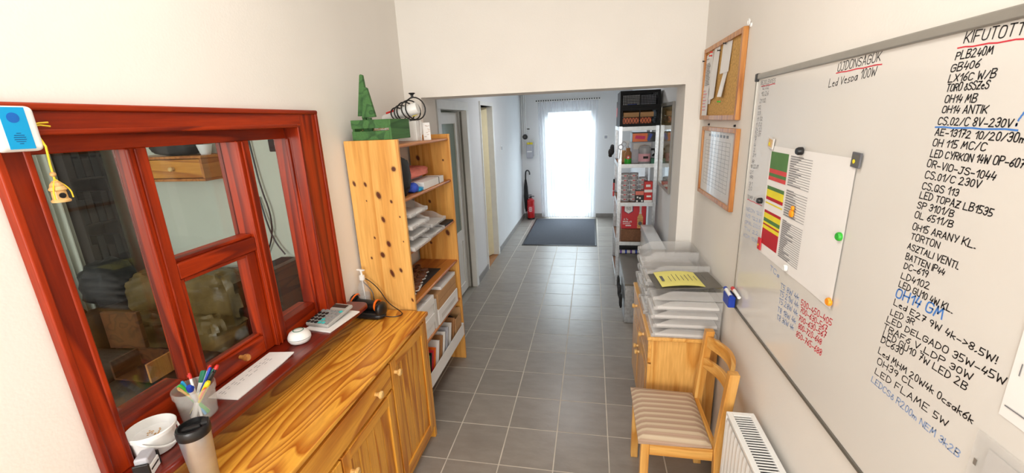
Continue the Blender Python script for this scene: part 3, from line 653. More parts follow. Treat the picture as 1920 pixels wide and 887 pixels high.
# white tub
t = thing('white_tub', 'white plastic tub with lid residue beside the window post', 'tub', (-1.298, .847, SZ))
m = T((-1.298, .847, SZ)) @ Matrix.Diagonal((1, 1, .8, 1))
MB().lathe([(.046, 0), (.052, .004), (.058, .075), (.062, .078), (.063, .092), (.060, .095), (.056, .092), (.052, .062), (0, .062)], 32, m).build('tub_body', M['white'], t)
rs = MB(); random.seed(8)
for k in range(16): rs.blob((random.gauss(0, .012), random.gauss(0, .008), .0632), (.003, .0024, .0012), 2, 8, 4, m=m)
rs.build('residue', M['birch'], t)
MB().tube([m @ Vector((.063*math.cos(a), .063*math.sin(a), .082-.055*max(0, math.sin((a+1.2)/2.9*math.pi)))) for a in [(-1.2+k*.145) for k in range(21)]], .0035, 6).build('handle', M['white'], t)
# stamp
t = thing('self_inking_stamp', 'black and white self inking stamp in front of the white tub', 'stamp', (-1.226, .765, SZ))
m = T((-1.226, .765, SZ)) @ Rm('Z', .5) @ Matrix.Scale(1.12, 4)
MB().box(-.016, .016, -.024, .024, 0, .03, m).build('case', M['white'], t, bevel=.003); MB().box(-.0175, .0175, .022, .028, 0, .042, m).build('side_arm', M['black'], t, bevel=.003); MB().box(-.0175, .0175, -.028, -.022, 0, .042, m).build('side_arm', M['black'], t, bevel=.003)
MB().box(-.015, .015, -.021, .021, .03, .055, m).build('cap', M['box_g'], t, bevel=.006, seg=3); MB().box(.016, .0168, -.018, .018, .016, .02, m).build('mark', M['black'], t)
# travel mug
t = thing('travel_mug', 'steel travel mug with a black lid on the worktop', 'mug', (-1.141, .846, TZ))
m = T((-1.141, .846, TZ)) @ Matrix.Diagonal((1.12, 1.12, 1.16, 1))
MB().lathe([(.027, 0), (.0285, .003), (.036, .15), (.0365, .155), (0, .155)], 36, m).build('mug_body', M['steel'], t)
MB().lathe([(.0375, .152), (.0385, .158), (.0385, .172), (.036, .177), (.031, .178), (.0295, .168), (0, .167)], 36, m).build('lid', M['black'], t)
MB().box(-.012, .012, .02, .036, .176, .184, m @ Rm('Z', -.9)).box(-.006, .006, -.024, .018, .166, .174, m @ Rm('Z', -.9)).build('lid_slider', M['blackm'], t, bevel=.003)
# pen tub and pens
PT = (-1.296, .998, SZ)
t = thing('clear_tub', 'milky clear plastic tub full of pens on the sill', 'tub', PT)
MB().lathe([(.047, 0), (.050, .003), (.057, .09), (.061, .092), (.0615, .110), (.058, .112), (.0565, .108), (.0555, .09), (.0485, .006), (0, .005)], 36, T(PT)).build('tub_body', M['cupc'], t)
def pen(lbl, ang, lean, r, col, cap, L=.135, cl=.04, off=.5, tip=False):
    b = Vector(PT)+Vector((math.cos(ang+math.pi)*.026, math.sin(ang+math.pi)*.026, .007)); tp = Vector(PT)+Vector((math.cos(ang)*lean, math.sin(ang)*lean, .11))
    L += .012; d = (tp-b).normalized(); tt = thing('marker_pen' if r > .0045 else 'pen', lbl, 'pen', b, 'pens in the clear tub'); q = d.to_track_quat('Z', 'Y').to_matrix().to_4x4(); m = T(b) @ q
    MB().lathe([(0, 0), (r*.8, 0), (r, .004), (r, L-cl), (r*.9, L-cl+.001), (0, L-cl+.001)], 12, m).build('barrel', M[col], tt)
    MB().lathe([(0, L-cl+.001), (r*1.12, L-cl+.001), (r*1.12, L-.006), (r*.8, L), (0, L)], 12, m).build('cap', M[cap], tt)
    MB().box(r*1.1, r*1.1+.0025, -.002, .002, L-cl+.008, L-.004, m).build('clip', M[cap], tt)
pen('white marker with a dark green cap in the clear tub', 1.6, .034, .0085, 'white', 'dgreen', .14)
pen('white marker with a dark blue cap at the front of the clear tub', -.9, .030, .0085, 'white', 'blue', .135, .024)
pen('slim white pen with a red cap, leftmost in the clear tub', 2.5, .038, .0042, 'white', 'red', .14, .022)
pen('black pen with a bright red end in the clear tub', .9, .045, .0055, 'black', 'red', .17, .016)
pen('white pen with a red top beside the green capped marker', 1.25, .036, .0048, 'white', 'red', .16, .02)
pen('dark blue ballpoint among the pens in the clear tub', 1.1, .034, .0045, 'blue', 'blue', .155, .03)
pen('black fineliner leaning right in the clear tub', .7, .04, .0045, 'black', 'black', .15, .03)
pen('teal pen at the back of the clear tub', 1.0, .043, .0048, 'dgreen', 'dgreen', .155, .03)
pen('yellow highlighter leaning right in the clear tub', .35, .042, .0075, 'yel', 'yel', .125, .04)
pen('orange pencil lying low in the clear tub', .05, .046, .0038, 'orange', 'orange', .11, .02)
pen('green highlighter leaning left in the clear tub', 3.4, .040, .0075, 'greenp', 'greenp', .12, .03)
pen('cyan pen at the left rim of the clear tub', 3.0, .044, .0042, 'sky', 'sky', .125, .02)
pen('small beige pencil beside the green highlighter in the clear tub', 3.75, .036, .0038, 'birch', 'birch', .118, .02)
# papers
def sheet(name, label, pts, z, th, mat, grp=None, cat='paper', curl=None):
    mb = MB(); n = 8
    (ax, ay), (b_x, b_y), (c_x, c_y), (dx, dy) = pts; top = []; bot = []
    for i in range(n+1):
        for j in range(n+1):
            u, v = i/n, j/n
            x = (ax*(1-u)+b_x*u)*(1-v)+(dx*(1-u)+c_x*u)*v; y = (ay*(1-u)+b_y*u)*(1-v)+(dy*(1-u)+c_y*u)*v
            zz = z+(curl(u, v) if curl else 0); top.append((x, y, zz+th)); bot.append((x, y, zz))
    k = (n+1)**2; fs = []
    for i in range(n):
        for j in range(n):
            a = i*(n+1)+j; q = (a, a+1, a+n+2, a+n+1); fs += [q[::-1], tuple(w+k for w in q)]
    edge = [i*(n+1) for i in range(n+1)]+[n*(n+1)+j for j in range(1, n+1)]+[i*(n+1)+n for i in range(n-1, -1, -1)]+[j for j in range(n-1, 0, -1)]
    for a, b in zip(edge, edge[1:]+edge[:1]): fs.append((a, b, b+k, a+k))
    mb.add(bot+top, fs); return tag(mb.build(name, M[mat], org=((ax+c_x)/2, (ay+c_y)/2, z)), label, cat, grp)
SH = [(-1.345, 1.075), (-1.228, 1.083), (-1.236, 1.392), (-1.35, 1.385)]
sheet('paper_sheet', 'loose stack of printed white sheets on the red sill', SH, SZ+.001, .004, 'paper', curl=lambda u, v: .006*max(0, v-.8)*5*u)
pr = thing('delivery_note', 'thin printed form lying topmost on the sheets on the sill', 'paper', (-1.29, 1.23, SZ+.006))
bx(-1.338, -1.236, 1.09, 1.365, SZ+.0052, SZ+.0058).build('page', M['paper'], pr)
mb = MB(); random.seed(3)
for k in range(9):
    y = 1.10+k*.028
    for q in range(3):
        if random.random() < .75: mb.box(-1.325+q*.012, -1.3245+q*.012+.0015, y, y+random.uniform(.008, .02), SZ+.0058, SZ+.0060)
mb.build('print', M['ink'], pr)
# white round thing
t = thing('desk_gadget', 'round white plastic device with a green ring on top on the sill', 'device', (-1.277, 1.487, SZ)); m = T((-1.277, 1.487, SZ)) @ Matrix.Scale(1.15, 4)
MB().lathe([(0, 0), (.02, 0), (.036, .008), (.042, .02), (.042, .0235)], 30, m).build('lower_shell', M['white'], t)
MB().lathe([(.0405, .0235), (.0405, .0255)], 30, m).build('seam', M['black'], t)
MB().lathe([(.042, .0255), (.041, .032), (.034, .045), (.022, .052), (0, .0535)], 30, m).build('upper_shell', M['white'], t)
MB().lathe([(.0175, .0535), (.020, .0532), (.0202, .0540), (.0175, .0543)], 24, m, closed=True).build('ring', M['dgreen'], t)
# booklet and calculator
CR2 = T((-1.262, 1.70, SZ)) @ Rm('Z', -.10)
tag(MB().box(-.072, .072, -.10, .125, .0005, .007, CR2 @ T((.012, -.012, 0))).build('booklet', M['paper'], org=(-1.262, 1.70, SZ), bevel=.001), 'thin white booklet under the calculator on the sill', 'booklet')
t = thing('desk_calculator', 'grey desk calculator with black number keys on a booklet', 'calculator', (-1.262, 1.70, SZ+.008))
m = CR2 @ T((0, 0, .0085)) @ Rm('X', .10) @ T((-.012, .01, .009))
MB().box(-.065, .065, -.095, .10, -.002, .016, m).build('body', M['calc'], t, bevel=.006, seg=3)
MB().box(-.05, .05, .058, .088, .016, .0175, m).build('display', M['lcd'], t, bevel=.001)
for r in range(5):
    for c in range(6):
        x = -.052+c*.0208; y = -.082+r*.026
        mt = 'black' if c < 3 and r < 4 else ('teal' if (c, r) in ((3, 0), (3, 1), (5, 4), (4, 0)) else 'keyg')
        MB().box(x-.0075, x+.0075, y-.0085, y+.0085, .016, .0215, m).build('key', M[mt], t, bevel=.003)
# scanner
t = thing('barcode_scanner', 'black barcode scanner with orange trim lying on the worktop', 'scanner', (-1.25, 1.985, TZ))
m = T((-1.232, 1.978, TZ)) @ Rm('Z', -.12) @ Matrix.Scale(1.4, 4)
MB().blob((0, -.005, .012), (.085, .032, .014), 3, 28, 10, m=m).build('base', M['black'], t)
hm = m @ T((-.005, .01, .045)) @ Rm('Y', math.pi/2)
MB().lathe([(.0, -.058), (.022, -.058), (.024, -.05), (.020, -.02), (.019, .03), (.021, .05), (.0, .052)], 18, hm).build('grip', M['black'], t)
MB().lathe([(.0215, .046), (.0245, .046), (.0245, .054), (.0215, .054)], 18, hm, closed=True).build('trim_ring', M['orange'], t)
MB().blob((-.075, .0, .045), (.016, .034, .042), 3, 20, 12, m=m @ T((-.075, 0, .045)) @ Rm('Y', .45) @ T((.075, 0, -.045))).build('head', M['black'], t)
MB().tube([m @ Vector((-.079+.02*math.sin(a)*1.0+.018, -.034*math.cos(a), .045+.044*math.sin(a))) for a in [k*math.pi/8-.3 for k in range(10)]], .0045, 8).build('head_trim', M['orange'], t)
MB().blob((.066, .0, .035), (.016, .03, .03), 2.6, 18, 12, m=m).build('tail', M['black'], t)
MB().tube(smooth([m @ Vector((.075, -.01, .012)), m @ Vector((.12, .0, .006)), m @ Vector((.145, .03, .006)), m @ Vector((.12, .05, .010)), m @ Vector((.06, .058, .035)), m @ Vector((.02, .06, .10)), m @ Vector((-.03, .05, .145)), m @ Vector((-.045, .045, .13)), m @ Vector((.0, .05, .09)), m @ Vector((.005, .045, .05))], 3), .0028, 6).build('cable', M['black'], t)
# pump bottle
t = thing('pump_bottle', 'clear pump bottle with a white head behind the scanner', 'bottle', (-1.268, 2.02, TZ)); m = T((-1.268, 2.03, TZ))
MB().lathe([(.030, .001), (.033, .005), (.033, .14), (.028, .165), (.013, .188), (.012, .2)], 26, m).build('bottle', M['botc'], t)
MB().lathe([(0, .195), (.015, .195), (.016, .2), (.015, .222), (.006, .225), (.005, .245), (0, .245)], 18, m).box(-.006, .006, -.006, .006, .243, .255, m).box(-.028, .022, -.006, .006, .250, .258, m @ Rm('Z', -.2)).build('pump_head', M['white'], t, bevel=.002)
MB().tube([m @ Vector((0, 0, .195)), m @ Vector((.004, 0, .02))], .003, 6).build('dip_tube', M['white'], t)
MB().lathe([(.0335, .05), (.0338, .05), (.0338, .11), (.0335, .11)], 26, m, closed=True).build('label', M['botc'], t)

# ------------------------------------------------------------------ pine bookshelf
BX0, BX1, sy0, sy1, BT = -1.300, -.992, 2.087, 2.935, 1.782
t = thing('pine_bookshelf', 'tall knotty pine bookshelf standing at the sideboard end', 'bookshelf', ((BX0+BX1)/2, (sy0+sy1)/2, 0))
ox = (BX0+BX1)/2
kn = [(-1.27, 1.555, .010, .016), (-1.205, 1.55, .009, .014), (-1.135, 1.49, .016, .022), (-1.065, 1.455, .008, .010), (-1.03, 1.63, .016, .014), (-1.21, 1.46, .004, .005), (-1.125, 1.355, .012, .018),
      (-1.025, 1.37, .005, .006), (-1.19, 1.25, .006, .008), (-1.11, 1.215, .014, .019), (-1.155, 1.15, .016, .018), (-1.02, 1.23, .004, .005), (-1.225, 1.13, .007, .008), (-1.11, 1.04, .013, .026), (-1.055, 1.06, .010, .014), (-1.005, .88, .007, .012), (-1.12, .62, .012, .018)]
km = wood('knotty_pine', C(240, 186, 104), C(218, 152, 70), sc=(7, 7, .45), freq=5, rough=.45, coat=.1, knots=[(a-ox, b, c*.75, d*.9) for a, b, c, d in kn], plane='xz')
kf = [(-1.24, 1.62, .012, .018), (-1.05, 1.60, .006, .007), (-1.18, 1.30, .008, .012), (-1.06, 1.06, .013, .022), (-1.12, 1.10, .010, .014), (-1.20, .98, .008, .010), (-1.07, .72, .006, .008), (-1.02, .34, .007, .01)]
km2 = wood('knotty_pine_far', C(236, 176, 92), C(212, 142, 58), sc=(7, 7, .45), freq=5, rough=.45, coat=.1, knots=[(a-ox, b, c, d) for a, b, c, d in kf], plane='xz')
bx(BX0, BX1, sy0, sy0+.02, 0, BT).build('side_panel', km, t, bevel=.003); bx(BX0, BX1, sy1-.02, sy1, 0, BT).build('side_panel', km2, t, bevel=.003)
LV = [1.755, 1.462, 1.158, .848, .533, .225]
def rboard(z):
    p = [(BX0+.003, z-.02), (BX1-.022, z-.02)]+[(BX1-.02+.012*math.sin(a), z-.010-.010*math.cos(a)) for a in [k*math.pi/8 for k in range(9)]]+[(BX1-.022, z), (BX0+.003, z)]
    return MB().prism(p, 'y', sy0+.02, sy1-.02)
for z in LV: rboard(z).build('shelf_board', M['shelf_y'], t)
bx(BX0+.004, BX0+.016, sy0+.02, sy1-.02, .06, .12).build('back_brace', M['shelf_y'], t); bx(BX0+.004, BX0+.016, sy0+.02, sy1-.02, BT-.025, BT-.005).build('back_brace', M['shelf_y'], t)
# green crate with trees
Z = LV[0]
t = thing('green_crate', 'green stained wooden crate with two cut-out trees on bookshelf', 'crate', (-1.13, 2.23, Z+.027))
Zc = BT+.0005; gx0, gx1, gy0, gy1 = -1.25, -1.025, 2.10, 2.335; h = .104
for a, b in ((0, .046), (.060, h)):
    for y in (gy0, gy1-.01): bx(gx0, gx1-.012, y, y+.01, Zc+a, Zc+b).build('slat', M['green'], t, bevel=.002)
bx(gx1-.012, gx1, gy0, gy1, Zc, Zc+h).build('end_panel', M['green'], t, bevel=.002); bx(gx0, gx0+.012, gy0+.01, gy1-.01, Zc, Zc+h).build('end_panel', M['green'], t, bevel=.002)
bx(gx0+.012, gx1-.012, gy0+.01, gy1-.01, Zc, Zc+.008).build('bottom', M['green'], t)
MB().prism([(-1.236, Zc+.125), (-1.166, Zc+.125), (-1.182, Zc+.33), (-1.192, Zc+.335), (-1.198, Zc+.33)], 'y', 2.155, 2.175).build('tree', M['green'], t, bevel=.002); bx(-1.212, -1.19, 2.158, 2.172, Zc+.008, Zc+.126).build('trunk', M['green'], t)
MB().prism([(-1.20, Zc+.113), (-1.122, Zc+.118), (-1.152, Zc+.262), (-1.16, Zc+.268), (-1.168, Zc+.262)], 'y', 2.13, 2.15).build('tree', M['green'], t, bevel=.002); bx(-1.172, -1.15, 2.133, 2.147, Zc+.008, Zc+.114).build('trunk', M['green'], t)
st = MB(); random.seed(5)
for k in range(60):
    a = Vector((random.uniform(gx0+.02, gx1-.03), random.uniform(gy0+.015, gy1-.03), Zc+random.uniform(.035, .07))); d = Vector((random.uniform(-.03, .03), random.uniform(-.02, .02), random.uniform(-.01, .01)))
    a2 = a+d; a2.x = min(max(a2.x, gx0+.014), gx1-.014); a2.y = min(max(a2.y, gy0+.012), gy1-.012); st.tube([a, a2], .0014, 4)
tag(st.build('wood_wool', M['birch'], org=(-1.13, 2.2, Zc+.03)), 'pale wood wool filling inside the green crate', 'straw', kind='stuff')
# hand lamp with wound cable
t = thing('hand_lamp', 'white hand lamp with red switch wound in black cable on bookshelf', 'lamp', (-1.15, 2.55, Z))
d0, d1_ = Vector((-1.262, 2.50, Z+.135)), Vector((-1.045, 2.52, Z+.195)); dv = (d1_-d0); L0 = dv.length; q = dv.to_track_quat('Z', 'Y').to_matrix().to_4x4(); m = T(d0) @ q
MB().lathe([(0, 0), (.022, 0), (.026, .01), (.026, .12), (.034, .14), (.036, .225), (.033, .23), (0, .23)], 24, m).build('lamp_body', M['white'], t)
MB().box(-.012, .012, -.035, -.022, .03, .085, m @ Rm('Z', math.pi)).build('switch', M['red'], t, bevel=.005)
MB().box(-.012, .014, -.0375, -.033, .18, .21, m @ Rm('Z', .3)).build('sticker', M['yel'], t)
def ring(c, nrm, r, k=20, ph=0):
    nrm = Vector(nrm).normalized(); a = nrm.orthogonal().normalized(); b = nrm.cross(a)
    return [Vector(c)+a*r*math.cos(2*math.pi*i/k+ph)+b*r*math.sin(2*math.pi*i/k+ph) for i in range(k+1)]
cb = MB()
for s, rr, tl in ((.10, .046, .3), (.125, .05, .1), (.15, .058, -.15), (.185, .062, .2), (.215, .066, -.1)): cb.tube(ring(d0+dv.normalized()*s, dv.normalized()+Vector((0, -.9, tl)), rr), .0042, 6)
cb.build('cable', M['black'], t)
MB().lathe([(0, 0), (.018, 0), (.02, .004), (.008, .012), (.008, .03), (0, .03)], 16, T((-1.062, 2.5, Z+.282)) @ Rm('X', math.pi)).build('plug', M['black'], t)
MB().box(-1.275, -1.21, 2.47, 2.56, Z, Z+.103).box(-1.21, -1.05, 2.49, 2.54, Z, Z+.12).build('lamp_stand', M['white'], t, bevel=.004)
# cards
def card(x, y, w, h, rz, lean, lbl, mat, dec):
    t = thing('greeting_card', lbl, 'card', (x, y, Z)); m = T((x, y, Z+.001)) @ Rm('Z', rz) @ Rm('X', -lean)
    MB().box(-w/2, w/2, 0, .002, 0, h, m).build('front', M[mat], t); MB().box(-w/2, w/2, .002, .004, 0, h, m @ Rm('X', -.25)).build('back_leaf', M[mat], t)
    mb = MB(); random.seed(int(x*1000))
    for k in range(10): a, b = random.uniform(-w*.4, w*.25), random.uniform(.1*h, .9*h); mb.box(a, a+.012, -.0006, 0, b, b+.002, m)
    mb.build('print', M[dec], t)
card(-1.075, 2.56, .048, .122, .10, .10, 'white folded card with faint print beside the green crate', 'paper', 'pinkl')
card(-1.028, 2.60, .045, .108, .5, .12, 'white folded card with brown drawing, right of the plainer card', 'paper', 'kraft')
# second shelf
Z = LV[1]
tag(MB().blob((-1.075, 2.20, Z+.115), (.075, .075, .115), 2.4, 20, 14, .2, 3, 1).build('cloth_bag', M['blackm'], org=(-1.09, 2.2, Z)), 'black cloth bag slumped on the second bookshelf board', 'bag')
tag(MB().blob((-1.045, 2.33, Z+.03), (.035, .035, .03), 2.6, 16, 10, .2, 3, 7).build('cloth_pouch', M['fob'], org=(-1.05, 2.3, Z)), 'small blue pouch beside the black bag on bookshelf', 'pouch')
tag(MB().blob((-1.045, 2.39, Z+.013), (.04, .045, .013), 2.6, 14, 8, .2, 3, 9).build('sachet', M['sky'], org=(-1.045, 2.39, Z)), 'small cyan sachet between the blue pouch and white box', 'sachet')
t = thing('white_box', 'flat white carton with a black stripe on bookshelf', 'box', (-1.05, 2.62, Z))
bx(-1.14, -1.015, 2.44, 2.80, Z, Z+.045).build('box_body', M['paper'], t, bevel=.002); MB().box(-1.141, -1.0145, 2.70, 2.71, Z+.0005, Z+.0456).build('stripe', M['inkd'], t)
tag(MB().blob((-1.17, 2.50, Z+.095), (.10, .26, .035), 3, 26, 12, .18, 4, 4).build('pink_wrap', M['pink'], org=(-1.17, 2.5, Z+.05)), 'crumpled pink wrapping lying behind the flat white carton', 'wrapping')
tag(bx(-1.26, -1.145, 2.35, 2.74, Z, Z+.058).build('grey_carton', M['box_g'], org=(-1.2, 2.5, Z), bevel=.002), 'grey flat carton under the pink wrapping on bookshelf', 'box')
# trays on the third shelf
def tray(x0, x1, y0, y1, z, lbl, grp, hh=.062, face='x', full=.012, mat='trayc'):
    """letter tray open towards +x or -x with a scooped front lip"""
    th = .0025; sg = 1 if face == '+x' else -1
    t = thing('letter_tray', lbl, 'tray', ((x0+x1)/2, (y0+y1)/2, z), grp)
    bx(x0, x1, y0, y1, z, z+th).build('tray_floor', M[mat], t)
    xb = (x0, x0+th) if sg > 0 else (x1-th, x1)
    bx(xb[0], xb[1], y0+th, y1-th, z+th, z+hh).build('back_wall', M[mat], t)
    xf = x1 if sg > 0 else x0; xk = x0 if sg > 0 else x1
    for a in (y0, y1-th):
        MB().prism([(xk, z+th), (xf, z+th), (xf, z+hh*.35), (xf-sg*.03, z+hh*.45), (xf-sg*.085, z+hh*.95), (xf-sg*.11, z+hh), (xk, z+hh)], 'y', a, a+th).build('side_wall', M[mat], t)
    for a, b in ((y0, y0+(y1-y0)*.3), (y1-(y1-y0)*.3, y1)):
        bx(min(xf, xf-sg*th), max(xf, xf-sg*th), a, b, z+th, z+hh*.35).build('front_lip', M[mat], t)
    for a in (y0-.004, y1-.002):
        bx(min(xf, xf-sg*.02), max(xf, xf-sg*.02), a, a+.006, z+.002, z+hh*.4).build('stacking_lug', M[mat], t)
    if full:
        sheet('paper_stack', 'white papers lying in the '+lbl, [(x0+.012, y0+.012), (x1-.012, y0+.012), (x1-.012, y1-.012), (x0+.012, y1-.012)], z+th+.0004, full, 'paper' if random.random() < .7 else 'paper_g', grp and grp+' (papers)')
    return t
Z = LV[2]
for k, (n, dx, dy) in enumerate((('lowest', .01, 0), ('second', 0, .01), ('third', .012, -.008), ('topmost', -.004, .02))):
    tray(-1.285+dx, -.985+dx, 2.13+dy, 2.38+dy, Z+k*.063, 'clear letter tray on bookshelf near side, %s of its stack' % n, 'letter trays on the bookshelf', .058, '+x', .012)
for k, (n, dx, dy) in enumerate((('lower', 0, 0), ('upper', .006, .02))):
    tray(-1.285+dx, -.985+dx, 2.41+dy, 2.66+dy, Z+k*.063, 'clear letter tray on bookshelf far side, %s of two' % n, 'letter trays on the bookshelf', .058, '+x', .010)
tag(bx(-1.22, -1.0, 2.70, 2.89, Z, Z+.012).build('dark_folder', M['blackm'], org=(-1.1, 2.8, Z), bevel=.002), 'thin dark folder at the far end of the tray shelf', 'folder')
# trinkets on the fourth shelf
Z = LV[3]
tag(bx(-1.27, -1.058, 2.12, 2.70, Z, Z+.004).build('display_mat', M['dark'], org=(-1.16, 2.4, Z)), 'dark cloth mat under the little brown shoes on bookshelf', 'mat')
random.seed(11)
names = ['nearest', 'second', 'third', 'fourth', 'fifth', 'sixth', 'farthest']
for k in range(7):
    y = 2.20+k*.063; x = -1.10-.010*k+random.uniform(-.006, .006); a = random.uniform(-.3, .3)+.4
    t = thing('toy_shoe', 'small brown shoe shaped ornament, %s in the row on bookshelf' % names[k], 'ornament', (x, y, Z+.0045), 'little brown shoes'); m = T((x, y, Z+.0045)) @ Rm('Z', a) @ Matrix.Scale(1.35, 4)
    MB().blob((.012, 0, .004), (.036, .015, .004), 3, 16, 6, m=m).build('sole', M['paper_g'], t)
    MB().blob((.018, 0, .016), (.028, .0135, .013), 2.4, 16, 8, m=m).build('toe', M['brown'], t); MB().lathe([(.015, .008), (.014, .03), (.016, .048), (.012, .048), (.011, .03), (0, .028)], 14, m @ T((-.008, 0, 0))).build('shaft', M['brown'], t)
    MB().tube([m @ Vector((.008, -.008, .036)), m @ Vector((.012, .008, .034)), m @ Vector((.016, -.007, .03)), m @ Vector((.018, .008, .028))], .0015, 5).build('lace', M['birch'], t)
for k in range(4):
    y = 2.22+k*.10; x = -1.215
    t = thing('toy_shoe', 'small brown shoe shaped ornament in the back row, %s one' % names[k], 'ornament', (x, y, Z+.0045), 'little brown shoes'); m = T((x, y, Z+.0045)) @ Rm('Z', .5)
    MB().blob((.012, 0, .004), (.036, .015, .004), 3, 16, 6, m=m).build('sole', M['paper_g'], t); MB().blob((.018, 0, .016), (.028, .0135, .013), 2.4, 16, 8, m=m).build('toe', M['brown'], t); MB().lathe([(.015, .008), (.014, .03), (.016, .048), (.012, .048), (.011, .03), (0, .028)], 14, m @ T((-.008, 0, 0))).build('shaft', M['brown'], t)
tag(rotbox(-1.085, 2.34, Z+.0045+.001, .05, .09, .0015, rz=.2).build('price_card', M['paper'], org=(-1.085, 2.34, Z+.004)), 'small white card lying among the brown shoes', 'card')
# fifth shelf: binders, box
Z = LV[4]
random.seed(2)
for k in range(4):
    y = 2.125+.005*k; z = Z+k*.062
    t = thing('white_carton', 'white cardboard carton with a small logo, %s in the near stack' % ['lowest', 'second', 'third', 'topmost'][k], 'box', (-1.12, 2.25, z), 'white cartons on the bookshelf')
    bx(-1.27, -1.01+.006*(k % 2), y, y+.26, z+.0005, z+.061).build('box_body', M['paper'], t, bevel=.002); bx(-1.0095+.006*(k % 2), -1.009+.006*(k % 2), y+.03, y+.06, z+.02, z+.035).build('logo', M['inkd'], t); bx(-1.268, -1.012, y+.12, y+.16, z+.0605, z+.0613).build('tape', M['paper_g'], t)
tag(bx(-1.26, -1.005, 2.40, 2.44, Z, Z+.20).build('catalogue', M['paper_g'], org=(-1.13, 2.42, Z), bevel=.002), 'white catalogue standing beside the white cartons', 'book')
t = thing('paper_ream', 'white paper pack under the brown carton on bookshelf', 'paper', (-1.12, 2.65, Z)); bx(-1.25, -1.0, 2.45, 2.86, Z, Z+.105).build('ream', M['paper'], t, bevel=.003); bx(-1.0, -.9995, 2.5, 2.8, Z+.03, Z+.06).build('print', M['paper_g'], t)
t = thing('brown_carton', 'brown cardboard carton on the white paper pack', 'box', (-1.12, 2.66, Z+.106)); bx(-1.26, -1.005, 2.47, 2.85, Z+.106, Z+.215).build('box_body', M['card'], t, bevel=.002); bx(-1.0055, -1.0045, 2.47, 2.85, Z+.16, Z+.163).build('flap_edge', M['kraft'], t)
t = thing('magazine', 'white magazine with a black cover picture on the brown carton', 'magazine', (-1.12, 2.68, Z+.216)); bx(-1.25, -1.01, 2.55, 2.86, Z+.2155, Z+.238).build('pages', M['paper'], t, bevel=.001); bx(-1.21, -1.06, 2.62, 2.80, Z+.238, Z+.2388).build('cover_picture', M['black'], t)
# lowest shelf: brochures
Z = LV[5]
t = thing('brochure_box', 'low white carton holding brochures on the lowest board', 'box', (-1.05, 2.5, Z))
MB().box(-1.29, -.985, 2.12, 2.90, Z, Z+.004).box(-.988, -.985, 2.12, 2.90, Z+.004, Z+.10).box(-1.29, -1.287, 2.12, 2.90, Z+.004, Z+.10).box(-1.287, -.988, 2.12, 2.123, Z+.004, Z+.10).box(-1.287, -.988, 2.897, 2.9, Z+.004, Z+.10).build('carton', M['paper'], t)
cols = [('paper_g', 'grey'), ('dgreen', 'green'), ('black', 'black'), ('redc', 'red'), ('orange', 'orange'), ('paper', 'white'), ('kraft', 'brown'), ('paper', 'plain white'), ('box_g', 'pale grey'), ('paper_g', 'off-white'), ('kraft', 'kraft')]
ys = [2.14, 2.19, 2.225, 2.26, 2.295, 2.36, 2.43, 2.48, 2.55, 2.62, 2.70]
for k, ((mt, nm), y) in enumerate(zip(cols, ys)):
    tag(rotbox(-1.13, y+.03, Z+.115, .25, .018, .20 if k not in (1, 2, 3, 4) else .17, rx=-.32).build('brochure', M[mt], org=(-1.13, y, Z+.01), bevel=.002), '%s brochure leaning in the low white carton, number %s from the near side' % (nm, ['one', 'two', 'three', 'four', 'five', 'six', 'seven', 'eight', 'nine', 'ten', 'eleven'][k]), 'brochure', 'brochures on the lowest board')
t = thing('small_open_box', 'small open brown box with dark things at the far end of lowest board', 'box', (-1.1, 2.82, Z+.10))
MB().box(-1.24, -1.0, 2.76, 2.765, Z+.02, Z+.20).box(-1.24, -1.0, 2.885, 2.89, Z+.02, Z+.24).box(-1.005, -1.0, 2.765, 2.885, Z+.02, Z+.19).box(-1.24, -1.235, 2.765, 2.885, Z+.02, Z+.2).box(-1.235, -1.005, 2.765, 2.885, Z+.02, Z+.03).build('box_body', M['card'], t); MB().blob((-1.12, 2.825, Z+.12), (.10, .05, .07), 3, 14, 8, .2, 3, 3).build('contents', M['blackm'], t)

# ------------------------------------------------------------------ corridor things
t = thing('light_switch', 'white light switch on the corridor wall beyond the doors', 'switch', (LC, 6.15, 1.43))
bx(LC, LC+.012, 6.11, 6.19, 1.435, 1.515).build('plate', M['white'], t, bevel=.003); bx(LC+.012, LC+.017, 6.125, 6.175, 1.45, 1.50).build('rocker', M['box_g'], t, bevel=.002)
t = thing('heating_pipes', 'white painted pipes running down the corridor corner', 'pipes', (-1.25, 8.0, 1.2))
for x, z0 in ((-1.285, 1.25), (-1.245, 1.55), (-1.215, 1.62)): MB().tube([(x, 8.035, CC), (x, 8.035, z0)], .011, 8).build('pipe', M['white'], t)
MB().tube([(-1.245, 8.03, 1.66), (-1.17, 8.0, 1.67)], .01, 8).build('cross_pipe', M['white'], t)
MB().lathe([(0, 0), (.045, 0), (.05, .015), (.045, .035), (0, .035)], 18, T((-1.225, 7.985, 1.56)) @ Rm('X', math.pi/2)).build('valve_wheel', M['black'], t); MB().tube([(-1.225, 8.03, 1.56), (-1.225, 7.95, 1.56)], .012).build('valve_stem', M['alud'], t); MB().tube([(-1.18, 7.98, 1.70), (-1.14, 7.96, 1.70)], .012).build('lever', M['alud'], t)
t = thing('gas_meter', 'grey gas meter with a yellow collar on the end wall', 'meter', (-1.13, 8.0, 1.15))
bx(-1.205, -1.085, 7.93, 8.075, 1.16, 1.42).build('case', M['box_g'], t, bevel=.025, seg=3); MB().lathe([(.0, 0), (.03, 0), (.03, .04), (0, .04)], 14, T((-1.17, 8.0, 1.415))).build('collar', M['yel'], t); MB().lathe([(.0, 0), (.03, 0), (.03, .04), (0, .04)], 14, T((-1.12, 8.0, 1.415))).build('collar', M['yel'], t)
